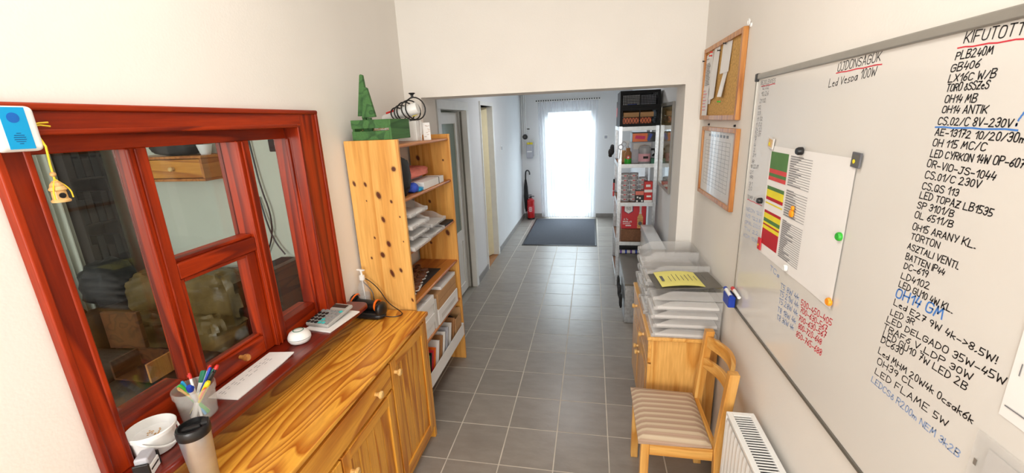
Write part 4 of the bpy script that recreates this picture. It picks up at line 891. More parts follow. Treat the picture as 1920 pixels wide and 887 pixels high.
MB().tube([(-1.12, 8.0, 1.45), (-1.12, 8.0, 1.5), (-1.07, 8.0, 1.5), (-1.045, 8.0, 1.45), (-1.045, 8.0, 1.2), (-1.09, 8.0, 1.18)], .014).build('bypass_pipe', M['white'], t); bx(-1.19, -1.10, 7.928, 7.93, 1.28, 1.30).build('window', M['paper'], t)
t = thing('umbrella', 'folded black umbrella with a crook handle in the corridor corner', 'umbrella', (-1.245, 8.0, 0))
MB().lathe([(.0, .05), (.012, .06), (.035, .12), (.045, .35), (.036, .55), (.018, .68), (0, .70)], 16, T((-1.245, 8.0, .075))).build('folded_canopy', M['blackm'], t)
MB().tube(smooth([(-1.245, 8.0, .70), (-1.245, 8.0, .86), (-1.235, 8.0, .925), (-1.195, 8.0, .935), (-1.165, 8.0, .90), (-1.165, 8.0, .85)]), .013, 8).build('crook', M['black'], t); MB().tube([(-1.245, 8.0, .0), (-1.245, 8.0, .14)], .006).build('ferrule', M['alud'], t)
t = thing('fire_extinguisher', 'red fire extinguisher on the floor beside the glass door', 'extinguisher', (-1.145, 7.92, 0)); m = T((-1.145, 7.92, 0))
MB().lathe([(.0, .004), (.062, .004), (.068, .02), (.07, .03), (.07, .33), (.07, .37), (.035, .40), (.03, .41), (0, .41)], 24, m).build('cylinder', M['ext'], t)
MB().lathe([(.073, 0), (.073, .03), (.07, .03), (.068, 0)], 24, m, closed=True).build('foot_ring', M['black'], t)
MB().lathe([(0, .405), (.022, .405), (.022, .44), (0, .44)], 14, m).box(-.012, .07, -.012, .012, .44, .452, m).box(-.012, .075, -.012, .012, .462, .474, m @ Rm('Y', -.12)).build('valve', M['black'], t, bevel=.002)
MB().tube(smooth([m @ Vector((-.02, 0, .425)), m @ Vector((-.07, -.01, .44)), m @ Vector((-.098, -.02, .38)), m @ Vector((-.095, -.02, .15))]), .010, 8).build('hose', M['black'], t)
MB().lathe([(.0704, .13), (.0712, .13), (.0712, .27), (.0704, .27)], 24, m, closed=True).build('label_band', M['redc'], t)
mb = MB()
for k, w in enumerate((.05, .07, .06, .07, .05)): mb.box(-w/2, w/2, -.0735, -.069, .16+k*.02, .167+k*.02, m)
mb.build('label_print', M['paper'], t)
t = thing('curtain_rail', 'white curtain rail above the glass door', 'rail', (-.43, 8.05, 2.18)); bx(-1.03, .17, 8.03, 8.07, 2.165, 2.205).build('track', M['white'], t, bevel=.004)
for k in range(27): bx(-1.015+k*.0435, -1.015+k*.0435+.022, 8.024, 8.031, 2.178, 2.20).build('glider', M['black'], t)
t = thing('sheer_curtain', 'white sheer curtain drawn across the glass door', 'curtain', (-.43, 8.0, .02)); mb = MB(); vs = []; n = 150
for k in range(n+1):
    u = k/n; x = -.975+1.08*u
    for q in range(7):
        v = q/6; sw = 1-.10*(1-v)*(1-abs(2*u-1)) ; xx = -.435+(x+.435)*(1-.06*(1-v)); y = 8.0+.026*math.sin(k*.83+.3*v)*(.6+.4*math.sin(k*.21))
        vs.append((xx, y-.01*(1-v), .025+2.14*v))
mb.add(vs, [(7*k+q, 7*k+7+q, 7*k+8+q, 7*k+q+1) for k in range(n) for q in range(6)]); mb.build('cloth', M['sheer'], t)
for x in (-.972, .098): MB().tube([(x, 8.0, 2.16), (x*.94-.025, 7.99, .03)], .004, 6).build('side_hem', M['sheer'], t)
t = thing('door_mat', 'dark grey ribbed door mat in front of the glass door', 'mat', (-.48, 7.0, 0)); bx(-1.045, .09, 6.12, 7.905, .0006, .010).build('rubber_edge', M['black'], t, bevel=.003); bx(-1.02, .065, 6.145, 7.88, .009, .014).build('pile', M['mat'], t, bevel=.003)
t = thing('wall_socket', 'white switch on the end wall right of the curtain', 'switch', (.255, BACK, 1.46)); bx(.215, .295, BACK-.012, BACK, 1.465, 1.545).build('plate', M['white'], t, bevel=.003); bx(.23, .28, BACK-.017, BACK-.012, 1.48, 1.53).build('rocker', M['box_g'], t)

# ------------------------------------------------------------------ steel rack
rx0, rx1, ry0, ry1, RT = .277, .676, 4.60, 5.34, 1.752
t = thing('steel_rack', 'galvanised steel rack with chipboard shelves in the corridor', 'rack', ((rx0+rx1)/2, (ry0+ry1)/2, 0))
for x, sx in ((rx0, 1), (rx1, -1)):
    for y, sy in ((ry0, 1), (ry1, -1)):
        p = [(x, y), (x+sx*.034, y), (x+sx*.034, y+sy*.002), (x+sx*.002, y+sy*.002), (x+sx*.002, y+sy*.034), (x, y+sy*.034)]
        MB().prism(p if sx*sy > 0 else p[::-1], 'z', 0, RT).build('post', M['galv'], t)
RL_ = [1.735, 1.355, .945, .505, .11]
for z in RL_:
    rim = MB(); rim.box(rx0+.034, rx1-.034, ry0-.001, ry0+.004, z-.028, z+.012).box(rx0+.034, rx1-.034, ry1-.004, ry1+.001, z-.028, z+.012).box(rx0-.001, rx0+.004, ry0+.034, ry1-.034, z-.028, z+.012).box(rx1-.004, rx1+.001, ry0+.034, ry1-.034, z-.028, z+.012)
    rim.build('shelf_rim', M['rim'], t); bx(rx0+.005, rx1-.005, ry0+.005, ry1-.005, z-.006, z+.002).build('deck', M['chip'], t)
def lattice(t, x0, x1, y, z0, z1, nx, nz, mode, th=.006):
    mb = MB()
    if mode == 'grid':
        for k in range(1, nx): x = x0+(x1-x0)*k/nx; mb.box(x-.0025, x+.0025, y, y+th, z0, z1)
        for k in range(1, nz): z = z0+(z1-z0)*k/nz; mb.box(x0, x1, y, y+th, z-.0025, z+.0025)
    else:
        for k in range(nx):
            xa, xb = x0+(x1-x0)*k/nx, x0+(x1-x0)*(k+1)/nx
            for a, b in (((xa, z0), (xb, z1)), ((xa, z1), (xb, z0))): mb.tube([(a[0], y+th/2, a[1]), (b[0], y+th/2, b[1])], .0028, 4)
    return mb
def crate(z, h, lbl, mode):
    t = thing('plastic_crate', lbl, 'crate', (.475, 4.8, z)); x0, x1, y0, y1 = .283, .672, 4.605, 5.1
    b = MB(); w = .028
    for y in (y0, y1-.012): b.box(x0, x1, y, y+.012, z, z+w).box(x0, x1, y, y+.012, z+h-w, z+h).box(x0, x0+w, y, y+.012, z+w, z+h-w).box(x1-w, x1, y, y+.012, z+w, z+h-w).box((x0+x1)/2-.005, (x0+x1)/2+.005, y, y+.012, z+w, z+h-w)
    for x in (x0, x1-.012): b.box(x, x+.012, y0+.012, y1-.012, z, z+h)
    b.box(x0+.012, x1-.012, y0+.012, y1-.012, z, z+.006); b.build('crate_frame', M['crate'], t)
    for y in (y0+.003, y1-.009):
        if mode == 'grid': lattice(t, x0+w, x1-w, y, z+w, z+h-w, 22, 7, 'grid').build('lattice', M['crate'], t)
        else:
            lattice(t, x0+w, x1-w, y, z+w, z+(h-w)*.55, 11, 1, 'x').build('lattice', M['crate'], t); bx(x0+w, x1-w, y, y+.006, z+(h-w)*.55, z+(h-w)*.55+.006).build('lattice_bar', M['crate'], t)
crate(RL_[0]+.013, .185, 'black plastic crate with diamond mesh, lower of two on rack', 'x')
crate(RL_[0]+.199, .165, 'black plastic crate with square mesh, upper of two on rack', 'grid')
z = RL_[0]+.02
tag(bx(.31, .60, 4.66, 5.0, z, z+.08).build('orange_box', M['orange'], org=(.45, 4.8, z), bevel=.002), 'orange box inside the lower black crate', 'box')
tag(rotbox(.47, 4.80, z+.125, .30, .30, .05, rx=.12).build('cardboard_box', M['card'], org=(.47, 4.8, z+.1), bevel=.002), 'flat cardboard box on the orange box in lower crate', 'box')
z = RL_[0]+.206
tag(bx(.31, .48, 4.66, 5.0, z, z+.12).build('white_box', M['paper'], org=(.4, 4.8, z), bevel=.002), 'white box inside the upper black crate', 'box'); tag(bx(.49, .64, 4.66, 5.0, z, z+.11).build('pale_box', M['box_g'], org=(.56, 4.8, z), bevel=.002), 'pale grey box right of the white box in upper crate', 'box')
tag(bx(.355, .45, 4.63, 4.655, z, z+.03).build('blue_packet', M['blue'], org=(.4, 4.64, z), bevel=.001), 'small blue packet low in the upper black crate', 'packet')
z = RL_[0]+.013
t = thing('red_binder', 'dark red binder standing behind the crates on rack', 'binder', (.34, 5.17, z)); bx(.286, .345, 5.12, 5.32, z, z+.27).build('binder_body', M['dark'], t, bevel=.003); bx(.2855, .2862, 5.18, 5.26, z+.1, z+.2).build('spine_label', M['redc'], t)
t = thing('spray_can', 'white spray can with purple cap behind the crates', 'can', (.38, 5.22, z)); MB().lathe([(0, 0), (.024, 0), (.024, .09), (.012, .1), (0, .1)], 16, T((.375, 5.22, z))).build('can_body', M['white'], t); MB().lathe([(0, .1), (.02, .1), (.02, .14), (0, .14)], 16, T((.375, 5.22, z))).build('cap', M['purple'], t)
# rack: upper level
z = RL_[1]+.0025
t = thing('grey_appliance_carton', 'grey printed appliance carton on the upper rack shelf', 'carton', (.54, 4.85, z)); bx(.425, .635, 4.75, 5.0, z, z+.225).build('box_body', M['box_g'], t, bevel=.002); bx(.44, .62, 4.7485, 4.7495, z+.15, z+.21).build('picture', M['paper_g'], t)
t = thing('orange_carton', 'orange and black carton on the grey appliance carton', 'carton', (.54, 4.85, z+.226)); bx(.425, .66, 4.74, 4.98, z+.2255, z+.32).build('box_body', M['black'], t, bevel=.002)
bx(.428, .58, 4.7385, 4.7398, z+.23, z+.315).build('orange_panel', M['orange'], t); MB().prism([(.575, z+.25), (.6, z+.235), (.63, z+.30), (.605, z+.315)], 'y', 4.738, 4.7397).build('blue_panel', M['blue'], t); MB().prism([(.45, z+.262), (.55, z+.252), (.56, z+.285), (.46, z+.295)], 'y', 4.7375, 4.7384).build('pink_mark', M['pinkm'], t)
t = thing('glass_jar', 'clear jar with a pink face label and black handle on rack', 'jar', (.55, 4.67, z)); m = T((.55, 4.68, z))
MB().lathe([(0, .002), (.058, .002), (.062, .01), (.062, .13), (.066, .16), (.062, .17)], 26, m).build('jar_body', M['jarc'], t); MB().lathe([(.0622, .03), (.0630, .03), (.0630, .11), (.0622, .11)], 26, m, closed=True).build('pink_label', M['pinkl'], t)
MB().tube([m @ Vector((.062, 0, .15)), m @ Vector((.1, 0, .15)), m @ Vector((.11, 0, .11)), m @ Vector((.08, 0, .08))], .012, 8).build('handle', M['black'], t); MB().lathe([(0, .17), (.064, .17), (.05, .19), (.01, .2), (0, .2)], 24, m).build('lid', M['jarc'], t)
MB().box(-.02, .03, -.0655, -.0632, .06, .085, m).build('mouth_print', M['dark'], t, bevel=.006)
t = thing('green_can', 'green and brown can with a red and white logo on rack', 'can', (.378, 4.70, z)); m = T((.382, 4.69, z)); MB().lathe([(0, .002), (.034, .002), (.036, .01), (.036, .06), (0, .06)], 22, m).build('lower_band', M['greenp'], t); MB().lathe([(0, .06), (.036, .06), (.036, .12), (.022, .14), (.022, .17), (0, .17)], 22, m).build('upper_body', M['kraft'], t)
MB().lathe([(0, 0), (.02, 0), (.02, .003), (0, .003)], 20, m @ T((0, -.034, .075)) @ Rm('X', math.pi/2)).build('logo', M['red'], t); MB().lathe([(0, .003), (.009, .003), (.009, .005), (0, .005)], 16, m @ T((0, -.034, .075)) @ Rm('X', math.pi/2)).build('logo_centre', M['white'], t)
tag(MB().blob((.335, 4.80, z+.07), (.035, .06, .07), 4, 16, 10, .1, 3, 3).build('paper_bag', M['card'], org=(.335, 4.8, z)), 'small brown paper bag left of the green can on rack', 'bag')
t = thing('spray_bottle', 'clear spray bottle behind the green can on rack', 'bottle', (.38, 4.85, z)); m = T((.385, 4.88, z)); MB().lathe([(0, .002), (.035, .002), (.036, .14), (.014, .18), (0, .18)], 18, m).build('bottle', M['jarc'], t); MB().lathe([(.016, .18), (.016, .21), (0, .21)], 14, m).box(-.05, .02, -.01, .01, .21, .235, m).build('trigger_head', M['white'], t)
tag(bx(.61, .655, 4.62, 4.70, z, z+.06).build('teal_box', M['dgreen'], org=(.63, 4.66, z), bevel=.002), 'small teal box at the right rack post', 'box')
t = thing('scissors', 'grey handled scissors hanging on the front rack post', 'scissors', (.29, 4.595, 1.5)); MB().tube(ring((.30, 4.592, 1.545), (0, 1, .1), .025), .004, 6).tube(ring((.33, 4.592, 1.575), (0, 1, .1), .022), .004, 6).build('handles', M['box_g'], t); MB().tube([(.295, 4.594, 1.52), (.285, 4.594, 1.42)], .004, 6).build('blades', M['galv'], t)
# rack: tape rolls
z = RL_[2]+.0025; rolls = []
colnm = ['left', 'middle', 'right']; rown = ['lowest', 'second', 'third', 'fourth', 'fifth', 'topmost']
def roll(x, y, z, lbl):
    t = thing('tape_roll', lbl, 'tape', (x, y, z), 'tape rolls on the rack'); m = T((x, y, z))
    MB().lathe([(.022, 0), (.045, 0), (.045, .05), (.022, .05)], 22, m, closed=True).build('film', M['tape'], t); MB().lathe([(.0452, .018), (.0458, .018), (.0458, .032), (.0452, .032)], 22, m, closed=True).build('print_band', M['white'], t)
    MB().box(-.02, .006, -.0475, -.0455, .02, .03, m).build('red_mark', M['redc'], t); MB().box(.008, .022, -.0455, -.0425, .02, .03, m).build('black_mark', M['black'], t)
for c, (x, y, n) in enumerate(((.365, 4.74, 6), (.460, 4.75, 6), (.553, 4.78, 5))):
    for k in range(n): roll(x+random.uniform(-.003, .003), y, z+.0015+k*.0515, 'clear parcel tape roll, %s in the %s column on rack' % (rown[k], colnm[c]))
def sbox(x0, x1, y0, y1, z0, z1, lbl, body, parts):
    t = thing('small_carton', lbl, 'carton', ((x0+x1)/2, (y0+y1)/2, z0)); bx(x0, x1, y0, y1, z0, z1).build('box_body', M[body], t, bevel=.001)
    for nm, mt, a, b, c, d in parts: bx(x0+(x1-x0)*a, x0+(x1-x0)*b, y0-.0012, y0-.0002, z0+(z1-z0)*c, z0+(z1-z0)*d).build(nm, M[mt], t)
sbox(.555, .640, 4.615, 4.69, z, z+.115, 'red and white lamp carton, lower of two on rack', 'red', (('white_band', 'paper', .0, 1, .0, .28), ('logo', 'paper', .3, .85, .55, .72)))
sbox(.555, .638, 4.617, 4.69, z+.1155, z+.23, 'red and white lamp carton, upper of two on rack', 'red', (('white_band', 'paper', .0, 1, .0, .25), ('logo', 'paper', .2, .75, .5, .72)))
sbox(.467, .552, 4.61, 4.68, z, z+.13, 'black patterned carton with a coral lid beside red cartons', 'black', (('coral_top', 'pink', .0, 1, .68, 1), ('ornament', 'paper', .1, .3, .1, .25), ('ornament', 'paper', .45, .65, .35, .5), ('ornament', 'paper', .7, .9, .12, .25), ('ornament', 'paper', .15, .35, .42, .56)))
# rack: red carton with lettering
z = RL_[3]+.0025
t = thing('red_gift_carton', 'red carton with a white hexagon emblem and bottle picture on rack', 'carton', (.47, 4.75, z)); bx(.335, .595, 4.70, 4.88, z+.135, z+.415).build('box_body', M['redc'], t, bevel=.002)
zz = z+.135
MB().prism([(.41+.055*math.cos(a), zz+.225+.058*math.sin(a)) for a in [math.pi/6+k*math.pi/3 for k in range(6)]], 'y', 4.698, 4.6997).build('emblem_edge', M['navy'], t)
MB().prism([(.408+.048*math.cos(a), zz+.225+.052*math.sin(a)) for a in [math.pi/6+k*math.pi/3 for k in range(6)]], 'y', 4.6965, 4.6979).build('emblem', M['paper'], t)
mb = MB(); lettering(mb, 'SO', (.385, 4.696, zz+.212), (.43, 4.696, zz+.212), .028, (0, 0, 1), .004, .02, 0); mb.build('emblem_letters', M['mk_g'], t)
mb = MB(); lettering(mb, 'A Te', (.36, 4.6988, zz+.098), (.405, 4.6988, zz+.098), .02, (0, 0, 1), .004, .02, 0); lettering(mb, 'SPENDLoTS', (.35, 4.6988, zz+.07), (.445, 4.6988, zz+.07), .017, (0, 0, 1), .0035, .02, 0)
mb.box(.35, .43, 4.6985, 4.6995, zz+.052, zz+.058).box(.38, .44, 4.6985, 4.6995, zz+.028, zz+.040); mb.build('lettering', M['paper'], t)
MB().prism([(.505, zz+.005), (.565, zz+.005), (.565, zz+.13), (.548, zz+.165), (.522, zz+.165), (.505, zz+.13)], 'y', 4.698, 4.6997).build('bottle_picture', M['birch'], t); MB().prism([(.520, zz+.168), (.550, zz+.168), (.545, zz+.195), (.548, zz+.275), (.522, zz+.275), (.526, zz+.195)], 'y', 4.698, 4.6997).build('bottle_neck', M['paper_g'], t)
MB().prism([(.535+.022*math.cos(a), zz+.06+.024*math.sin(a)) for a in [math.pi/6+k*math.pi/3 for k in range(6)]], 'y', 4.6965, 4.6979).build('bottle_emblem', M['mk_g'], t)
tag(bx(.33, .62, 4.66, 4.95, z, z+.134).build('cardboard_box', M['chip'], org=(.47, 4.8, z), bevel=.003), 'brown cardboard box under the red carton on rack', 'box')
z = RL_[4]+.0025
tag(bx(.33, .64, 4.70, 5.2, z, z+.24).build('dark_crate', M['dark'], org=(.48, 4.9, z), bevel=.01), 'dark box on the lowest rack shelf', 'box')
t = thing('patterned_roll', 'blue and white patterned roll lying in front of lowest rack shelf', 'roll', (.48, 4.66, z+.24)); MB().tube([(.31, 4.66, z+.267), (.66, 4.66, z+.267)], .026, 16).build('roll', M['paper_g'], t)
for k in range(6): MB().tube([(.325+k*.055, 4.66, z+.267), (.345+k*.055, 4.66, z+.267)], .0268, 16).build('blue_band', M['blue' if k % 2 else 'purple'], t)
tag(bx(.32, .65, 4.615, 4.695, z, z+.2395).build('shoe_carton', M['blackm'], org=(.48, 4.65, z), bevel=.003), 'black carton carrying the patterned roll on rack', 'box')
t = thing('work_gloves', 'dark gloves hanging on the far rack post', 'gloves', (.25, 5.3, 1.40)); MB().blob((.245, 5.32, 1.47), (.025, .03, .06), 2.5, 14, 10, .2, 4, 4).build('glove', M['blackm'], t); MB().blob((.225, 5.34, 1.43), (.025, .025, .05), 2.5, 14, 10, .2, 4, 6).build('glove', M['dark'], t); MB().tube([(.2775, 5.32, 1.56), (.262, 5.32, 1.56), (.25, 5.32, 1.50)], .004, 6).build('hook', M['galv'], t)
t = thing('warning_light', 'small red reflector hanging on the side of the rack', 'reflector', (.26, 5.1, 1.0)); bx(.252, .272, 5.08, 5.14, 1.01, 1.10).build('lens', M['red'], t, bevel=.006); bx(.256, .276, 5.085, 5.135, 1.10, 1.14).build('bracket', M['blackm'], t); bx(.252, .272, 5.08, 5.14, .94, 1.0).build('lens', M['red'], t, bevel=.006)
# framed sheet on corridor wall
t = thing('framed_poster', 'glossy framed poster on the corridor wall behind the rack', 'poster', (CR, 4.3, 1.2)); bx(CR-.012, CR, 3.96, 4.58, 1.17, 1.95).build('backing', M['alud'], t); bx(CR-.014, CR-.012, 3.985, 4.555, 1.20, 1.92).build('sheet', M['birch'], t)
bx(CR-.0148, CR-.0142, 4.05, 4.40, 1.45, 1.80).build('picture', M['cork'], t); bx(CR-.0148, CR-.0142, 4.02, 4.5, 1.22, 1.42).build('picture', M['paper_g'], t); bx(CR-.018, CR-.0165, 3.98, 4.56, 1.19, 1.93).build('pane', M['glass'], t)
for a in ((3.95, 3.98, 1.16, 1.96), (4.56, 4.59, 1.16, 1.96)): bx(CR-.02, CR-.0005, a[0], a[1], a[2], a[3]).build('frame_bar', M['alu'], t)
for a in (1.16, 1.93): bx(CR-.02, CR-.0005, 3.98, 4.56, a, a+.03).build('frame_bar', M['alu'], t)
# steel box on floor and leaning panel
t = thing('steel_box', 'low galvanised steel box on the floor in front of the rack', 'box', (.48, 4.1, 0)); bx(.312, .66, 3.67, 4.57, .002, .385).build('box_body', M['galv'], t, bevel=.004); bx(.308, .664, 3.666, 4.574, .37, .39).build('lid', M['alud'], t, bevel=.003)
for k in range(4): MB().blob((.285, 3.80+k*.13, .17+.03*(k % 2)), (.014, .045, .07), 3, 14, 10, .25, 4, k).build('side_clutter', M['blackm'], t)
t = thing('white_carton_long', 'long white carton on the steel box behind the letter trays', 'carton', (.585, 4.1, .391)); bx(.532, .642, 3.68, 4.56, .391, .715).build('carton_body', M['enamel'], t, bevel=.004); bx(.526, .532, 3.68, 4.56, .66, .722).build('lid_edge', M['rim'], t, bevel=.001); bx(.532, .648, 3.674, 4.562, .715, .722).build('lid', M['enamel'], t, bevel=.002)

# ------------------------------------------------------------------ low cabinet with letter trays
t = thing('pine_drawer_cabinet', 'low pine drawer cabinet under the clear letter trays', 'cabinet', (.49, 2.5, 0))
HX0, HX1, hy0, hy1, HT = .312, .665, 2.125, 2.92, .705
bx(HX0+.018, HX1, hy0+.004, hy1-.004, .05, HT-.02).build('body', M['pale_z'], t, bevel=.003)
bx(HX0-.008, HX1+.004, hy0-.012, hy1, HT-.02, HT).build('top', M['pale_y'], t, bevel=.005)
bx(HX0+.03, HX1, hy0+.01, hy1-.01, 0, .05).build('plinth', M['pale_y'], t)
def xknob(par, y, z): return MB().lathe([(0, 0), (.009, 0), (.008, .010), (.014, .018), (.016, .025), (.011, .031), (0, .032)], 14, T((HX0, y, z)) @ Rm('Y', -math.pi/2)).build('knob', M['knob'], par)
for k in range(2):
    y0, y1 = hy0+.008+k*.393, hy0+.008+(k+1)*.393-.006
    d = bx(HX0, HX0+.02, y0, y1, .54, .675).build('drawer', M['pale_y'], t, bevel=.004); xknob(d, (y0+y1)/2, .61)
    d = bx(HX0, HX0+.02, y0, y1, .06, .53).build('door', M['pale_z'], t, bevel=.004); xknob(d, y1-.035 if k == 0 else y0+.035, .40)
    bx(HX0-.003, HX0, y0+.05, y1-.05, .11, .48).build('panel', M['pale_z'], d, bevel=.003)
random.seed(4)
z = HT+.0008; nm5 = ['lowest', 'second', 'third', 'fourth', 'topmost']
offs = [(0, 0), (.006, .004), (-.006, .002), (.004, -.004), (.0, .002)]
for k in range(5):
    dx, dy = offs[k]; tray(.322+dx, .664, 2.122+dy, 2.372+dy, z+k*.053, 'clear letter tray beside the chair back, %s of its stack' % nm5[k], 'letter trays by the whiteboard', .052, '-x', .014 if k < 4 else .0)
for k in range(5):
    dx, dy = offs[(k+2) % 5]; tray(.318+dx, .664, 2.392+dy, 2.642+dy, z+k*.062, 'clear letter tray in the middle stack on cabinet, %s one' % nm5[k], 'letter trays by the whiteboard', .060, '-x', .012 if k < 4 else 0)
for k in range(5):
    dx, dy = offs[(k+1) % 5]; tray(.322+dx, .664, 2.662+dy, 2.905+dy, z+k*.062, 'clear letter tray in the stack nearest the passage, %s one' % nm5[k], 'letter trays by the whiteboard', .060, '-x', .012 if k < 4 else 0)
zt = z+4*.053+.046
tag(rotbox(.495, 2.255, zt+.017, .33, .225, .004, rz=.08, ry=-.03).build('clip_folder', M['alud'], org=(.5, 2.25, zt), bevel=.001), 'grey folder under the yellow sheet on the trays', 'folder')
t = thing('yellow_sheet', 'yellow printed sheet lying on the near letter trays', 'paper', (.51, 2.255, zt+.03)); m = T((.51, 2.262, zt+.022)) @ Rm('Z', .08) @ Rm('Y', -.03)
mb = MB(); n = 10; vs = []
for i in range(n+1):
    for j in range(3): u = -.15+.30*i/n; vs.append(m @ Vector((u, -.108+.108*j, .004+.006*math.sin(i*.5)-.012*max(0, i-6)/4)))
top = vs; bot = [v-Vector((0, 0, .0008)) for v in vs]; K = len(vs)
mb.add(top+bot, [(3*i+j, 3*i+3+j, 3*i+4+j, 3*i+j+1) for i in range(n) for j in range(2)]+[(3*i+j+K, 3*i+j+1+K, 3*i+4+j+K, 3*i+3+j+K) for i in range(n) for j in range(2)]); mb.build('page', M['yellow'], t)
mb = MB(); mb.box(-.135, -.12, -.04, .03, .0105, .0112, m)
for k in range(9): mb.box(-.09+k*.022, -.0885+k*.022, -.05+.01*random.random(), .02+.03*random.random(), .0105+.002*math.sin(k*.8), .0125+.002*math.sin(k*.8), m)
mb.build('print', M['mk_g'], t)
random.seed(21)

# ------------------------------------------------------------------ chair
cx0, cx1, cy0, cy1 = .225, .575, 1.655, 2.062
t = thing('pine_chair', 'pine chair with striped seat standing beside the radiator', 'chair', (.42, 1.86, 0))
for y in (cy0, cy1-.036): bx(cx0+.008, cx0+.046, y, y+.036, 0, .425).build('leg', M['pale_z'], t, bevel=.004)
for y in (cy0-.004, cy1-.034):
    MB().prism([(cx1-.01, 0), (cx1+.03, 0), (cx1+.006, .42), (cx1+.038, .80), (cx1-.004, .80), (cx1-.034, .42)], 'y', y, y+.038).build('leg', M['pale_z'], t, bevel=.004)
bx(cx0+.014, cx0+.036, cy0+.036, cy1-.036, .355, .415).build('apron', M['pale_y'], t, bevel=.003)
for y in (cy0+.006, cy1-.028): bx(cx0+.046, cx1-.034, y, y+.022, .355, .415).build('apron', M['pale_x'], t, bevel=.003)
for y in (cy0+.008, cy1-.028): bx(cx0+.044, cx1-.018, y, y+.018, .20, .228).build('stretcher', M['pale_x'], t, bevel=.003)
bx(cx1-.034, cx1-.012, cy0+.034, cy1-.034, .355, .415).build('apron', M['pale_y'], t, bevel=.003)
mb = MB(); n = 14; vs = []
for i in range(n+1):
    for j in range(n+1):
        u, v = i/n, j/n; ex = cx0-.004+(cx1-.036-cx0)*u; w0, w1 = cy0-.002+.012*u, cy1+.002-.012*u
        e = min(u, 1-u, v, 1-v); vs.append((ex, w0+(w1-w0)*v, .427+.024*min(1, e/.14)**.5+.004*math.sin(math.pi*u)*math.sin(math.pi*v)))
K = len(vs); bot = [(x, y, .418) for x, y, _ in vs]; fs = [(i*(n+1)+j, (i+1)*(n+1)+j, (i+1)*(n+1)+j+1, i*(n+1)+j+1) for i in range(n) for j in range(n)]; fs += [tuple(q+K for q in f[::-1]) for f in fs]
edge = [i*(n+1) for i in range(n+1)]+[n*(n+1)+j for j in range(1, n+1)]+[i*(n+1)+n for i in range(n-1, -1, -1)]+[j for j in range(n-1, 0, -1)]
fs += [(b, a, a+K, b+K) for a, b in zip(edge, edge[1:]+edge[:1])]
mb.add(vs+bot, fs); mb.build('seat', M['stripe'], t)
def bslat(z0, z1, dx):
    mb = MB(); n = 14; vs = []
    for k in range(n+1):
        u = k/n; y = cy0+.03+(cy1-cy0-.064)*u; b = .05*math.sin(math.pi*u); x = cx1+dx+b; c = .012*math.sin(math.pi*u)
        vs += [(x-.008, y, z0+c*.4), (x+.012, y, z0+c*.4), (x+.012, y, z1+c), (x-.008, y, z1+c)]
    fs = [(0, 1, 2, 3), (4*n+3, 4*n+2, 4*n+1, 4*n)]
    for k in range(n):
        for q in range(4): a, b = 4*k+q, 4*k+(q+1) % 4; fs.append((b, a, a+4, b+4))
    return mb.add(vs, fs)
bslat(.715, .775, .010).build('back_slat', M['pale_y'], t, bevel=.004); bslat(.60, .655, .0).build('back_slat', M['pale_y'], t, bevel=.004)

# ------------------------------------------------------------------ radiator
t = thing('panel_radiator', 'white panel radiator with a slotted top grille under whiteboard', 'radiator', (.605, 1.0, .12))
ax0, ax1, ay0, ay1, AZ = .553, .652, .35, 1.588, .675
for x in (ax0, ax1-.012):
    mb = MB(); n = 37; vs = []
    for k in range(n*4+1):
        y = ay0+.01+(ay1-ay0-.02)*k/(n*4); o = (0, .0, .005, .005)[k % 4]; o = -o if x == ax0 else o
        vs += [(x+o, y, .13), (x+o, y, .15), (x+o, y, AZ-.04), (x+(o*0), y, AZ-.025)]
    K = n*4+1; mb.add(vs, [(4*k+q, 4*k+q+1, 4*k+5+q, 4*k+4+q) for k in range(K-1) for q in range(3)]); mb.box(x+.002, x+.010, ay0+.01, ay1-.01, .12, AZ-.012); mb.build('panel', M['enamel'], t)
bx(ax0+.012, ax1-.012, ay0+.03, ay1-.03, .16, AZ-.018).build('convector_shade', M['blackm'], t)  # block coloured black for the shade down inside the grille slots
for y in (ay0, ay1-.008): bx(ax0-.003, ax1+.002, y, y+.008, .125, AZ).build('side_cover', M['enamel'], t, bevel=.003)
gr = bx(ax0-.003, ax0+.018, ay0+.008, ay1-.008, AZ-.012, AZ).build('grille', M['enamel'], t, bevel=.002); bx(ax1-.018, ax1+.002, ay0+.008, ay1-.008, AZ-.012, AZ).build('grille_edge', M['enamel'], gr, bevel=.002)
bx(ax0+.018, ax1-.018, ay1-.022, ay1-.008, AZ-.012, AZ).build('grille_edge', M['enamel'], gr); bx(ax0+.018, ax1-.018, ay0+.008, ay0+.022, AZ-.012, AZ).build('grille_edge', M['enamel'], gr)
mb = MB(); y = ay0+.024
while y < ay1-.024: mb.box(ax0+.018, ax1-.018, y, y+.0052, AZ-.0035, AZ-.001); y += .0132
tag(mb.build('grille_bars', M['enamel'], gr), kind='stuff')
MB().tube([(ax0+.05, ay1-.05, .13), (ax0+.05, ay1-.05, .0)], .009).build('supply_pipe', M['white'], t)
for y in (ay0+.2, ay1-.2): bx(ax1-.004, RW-.002, y, y+.03, .3, .33).build('bracket', M['enamel'], t)

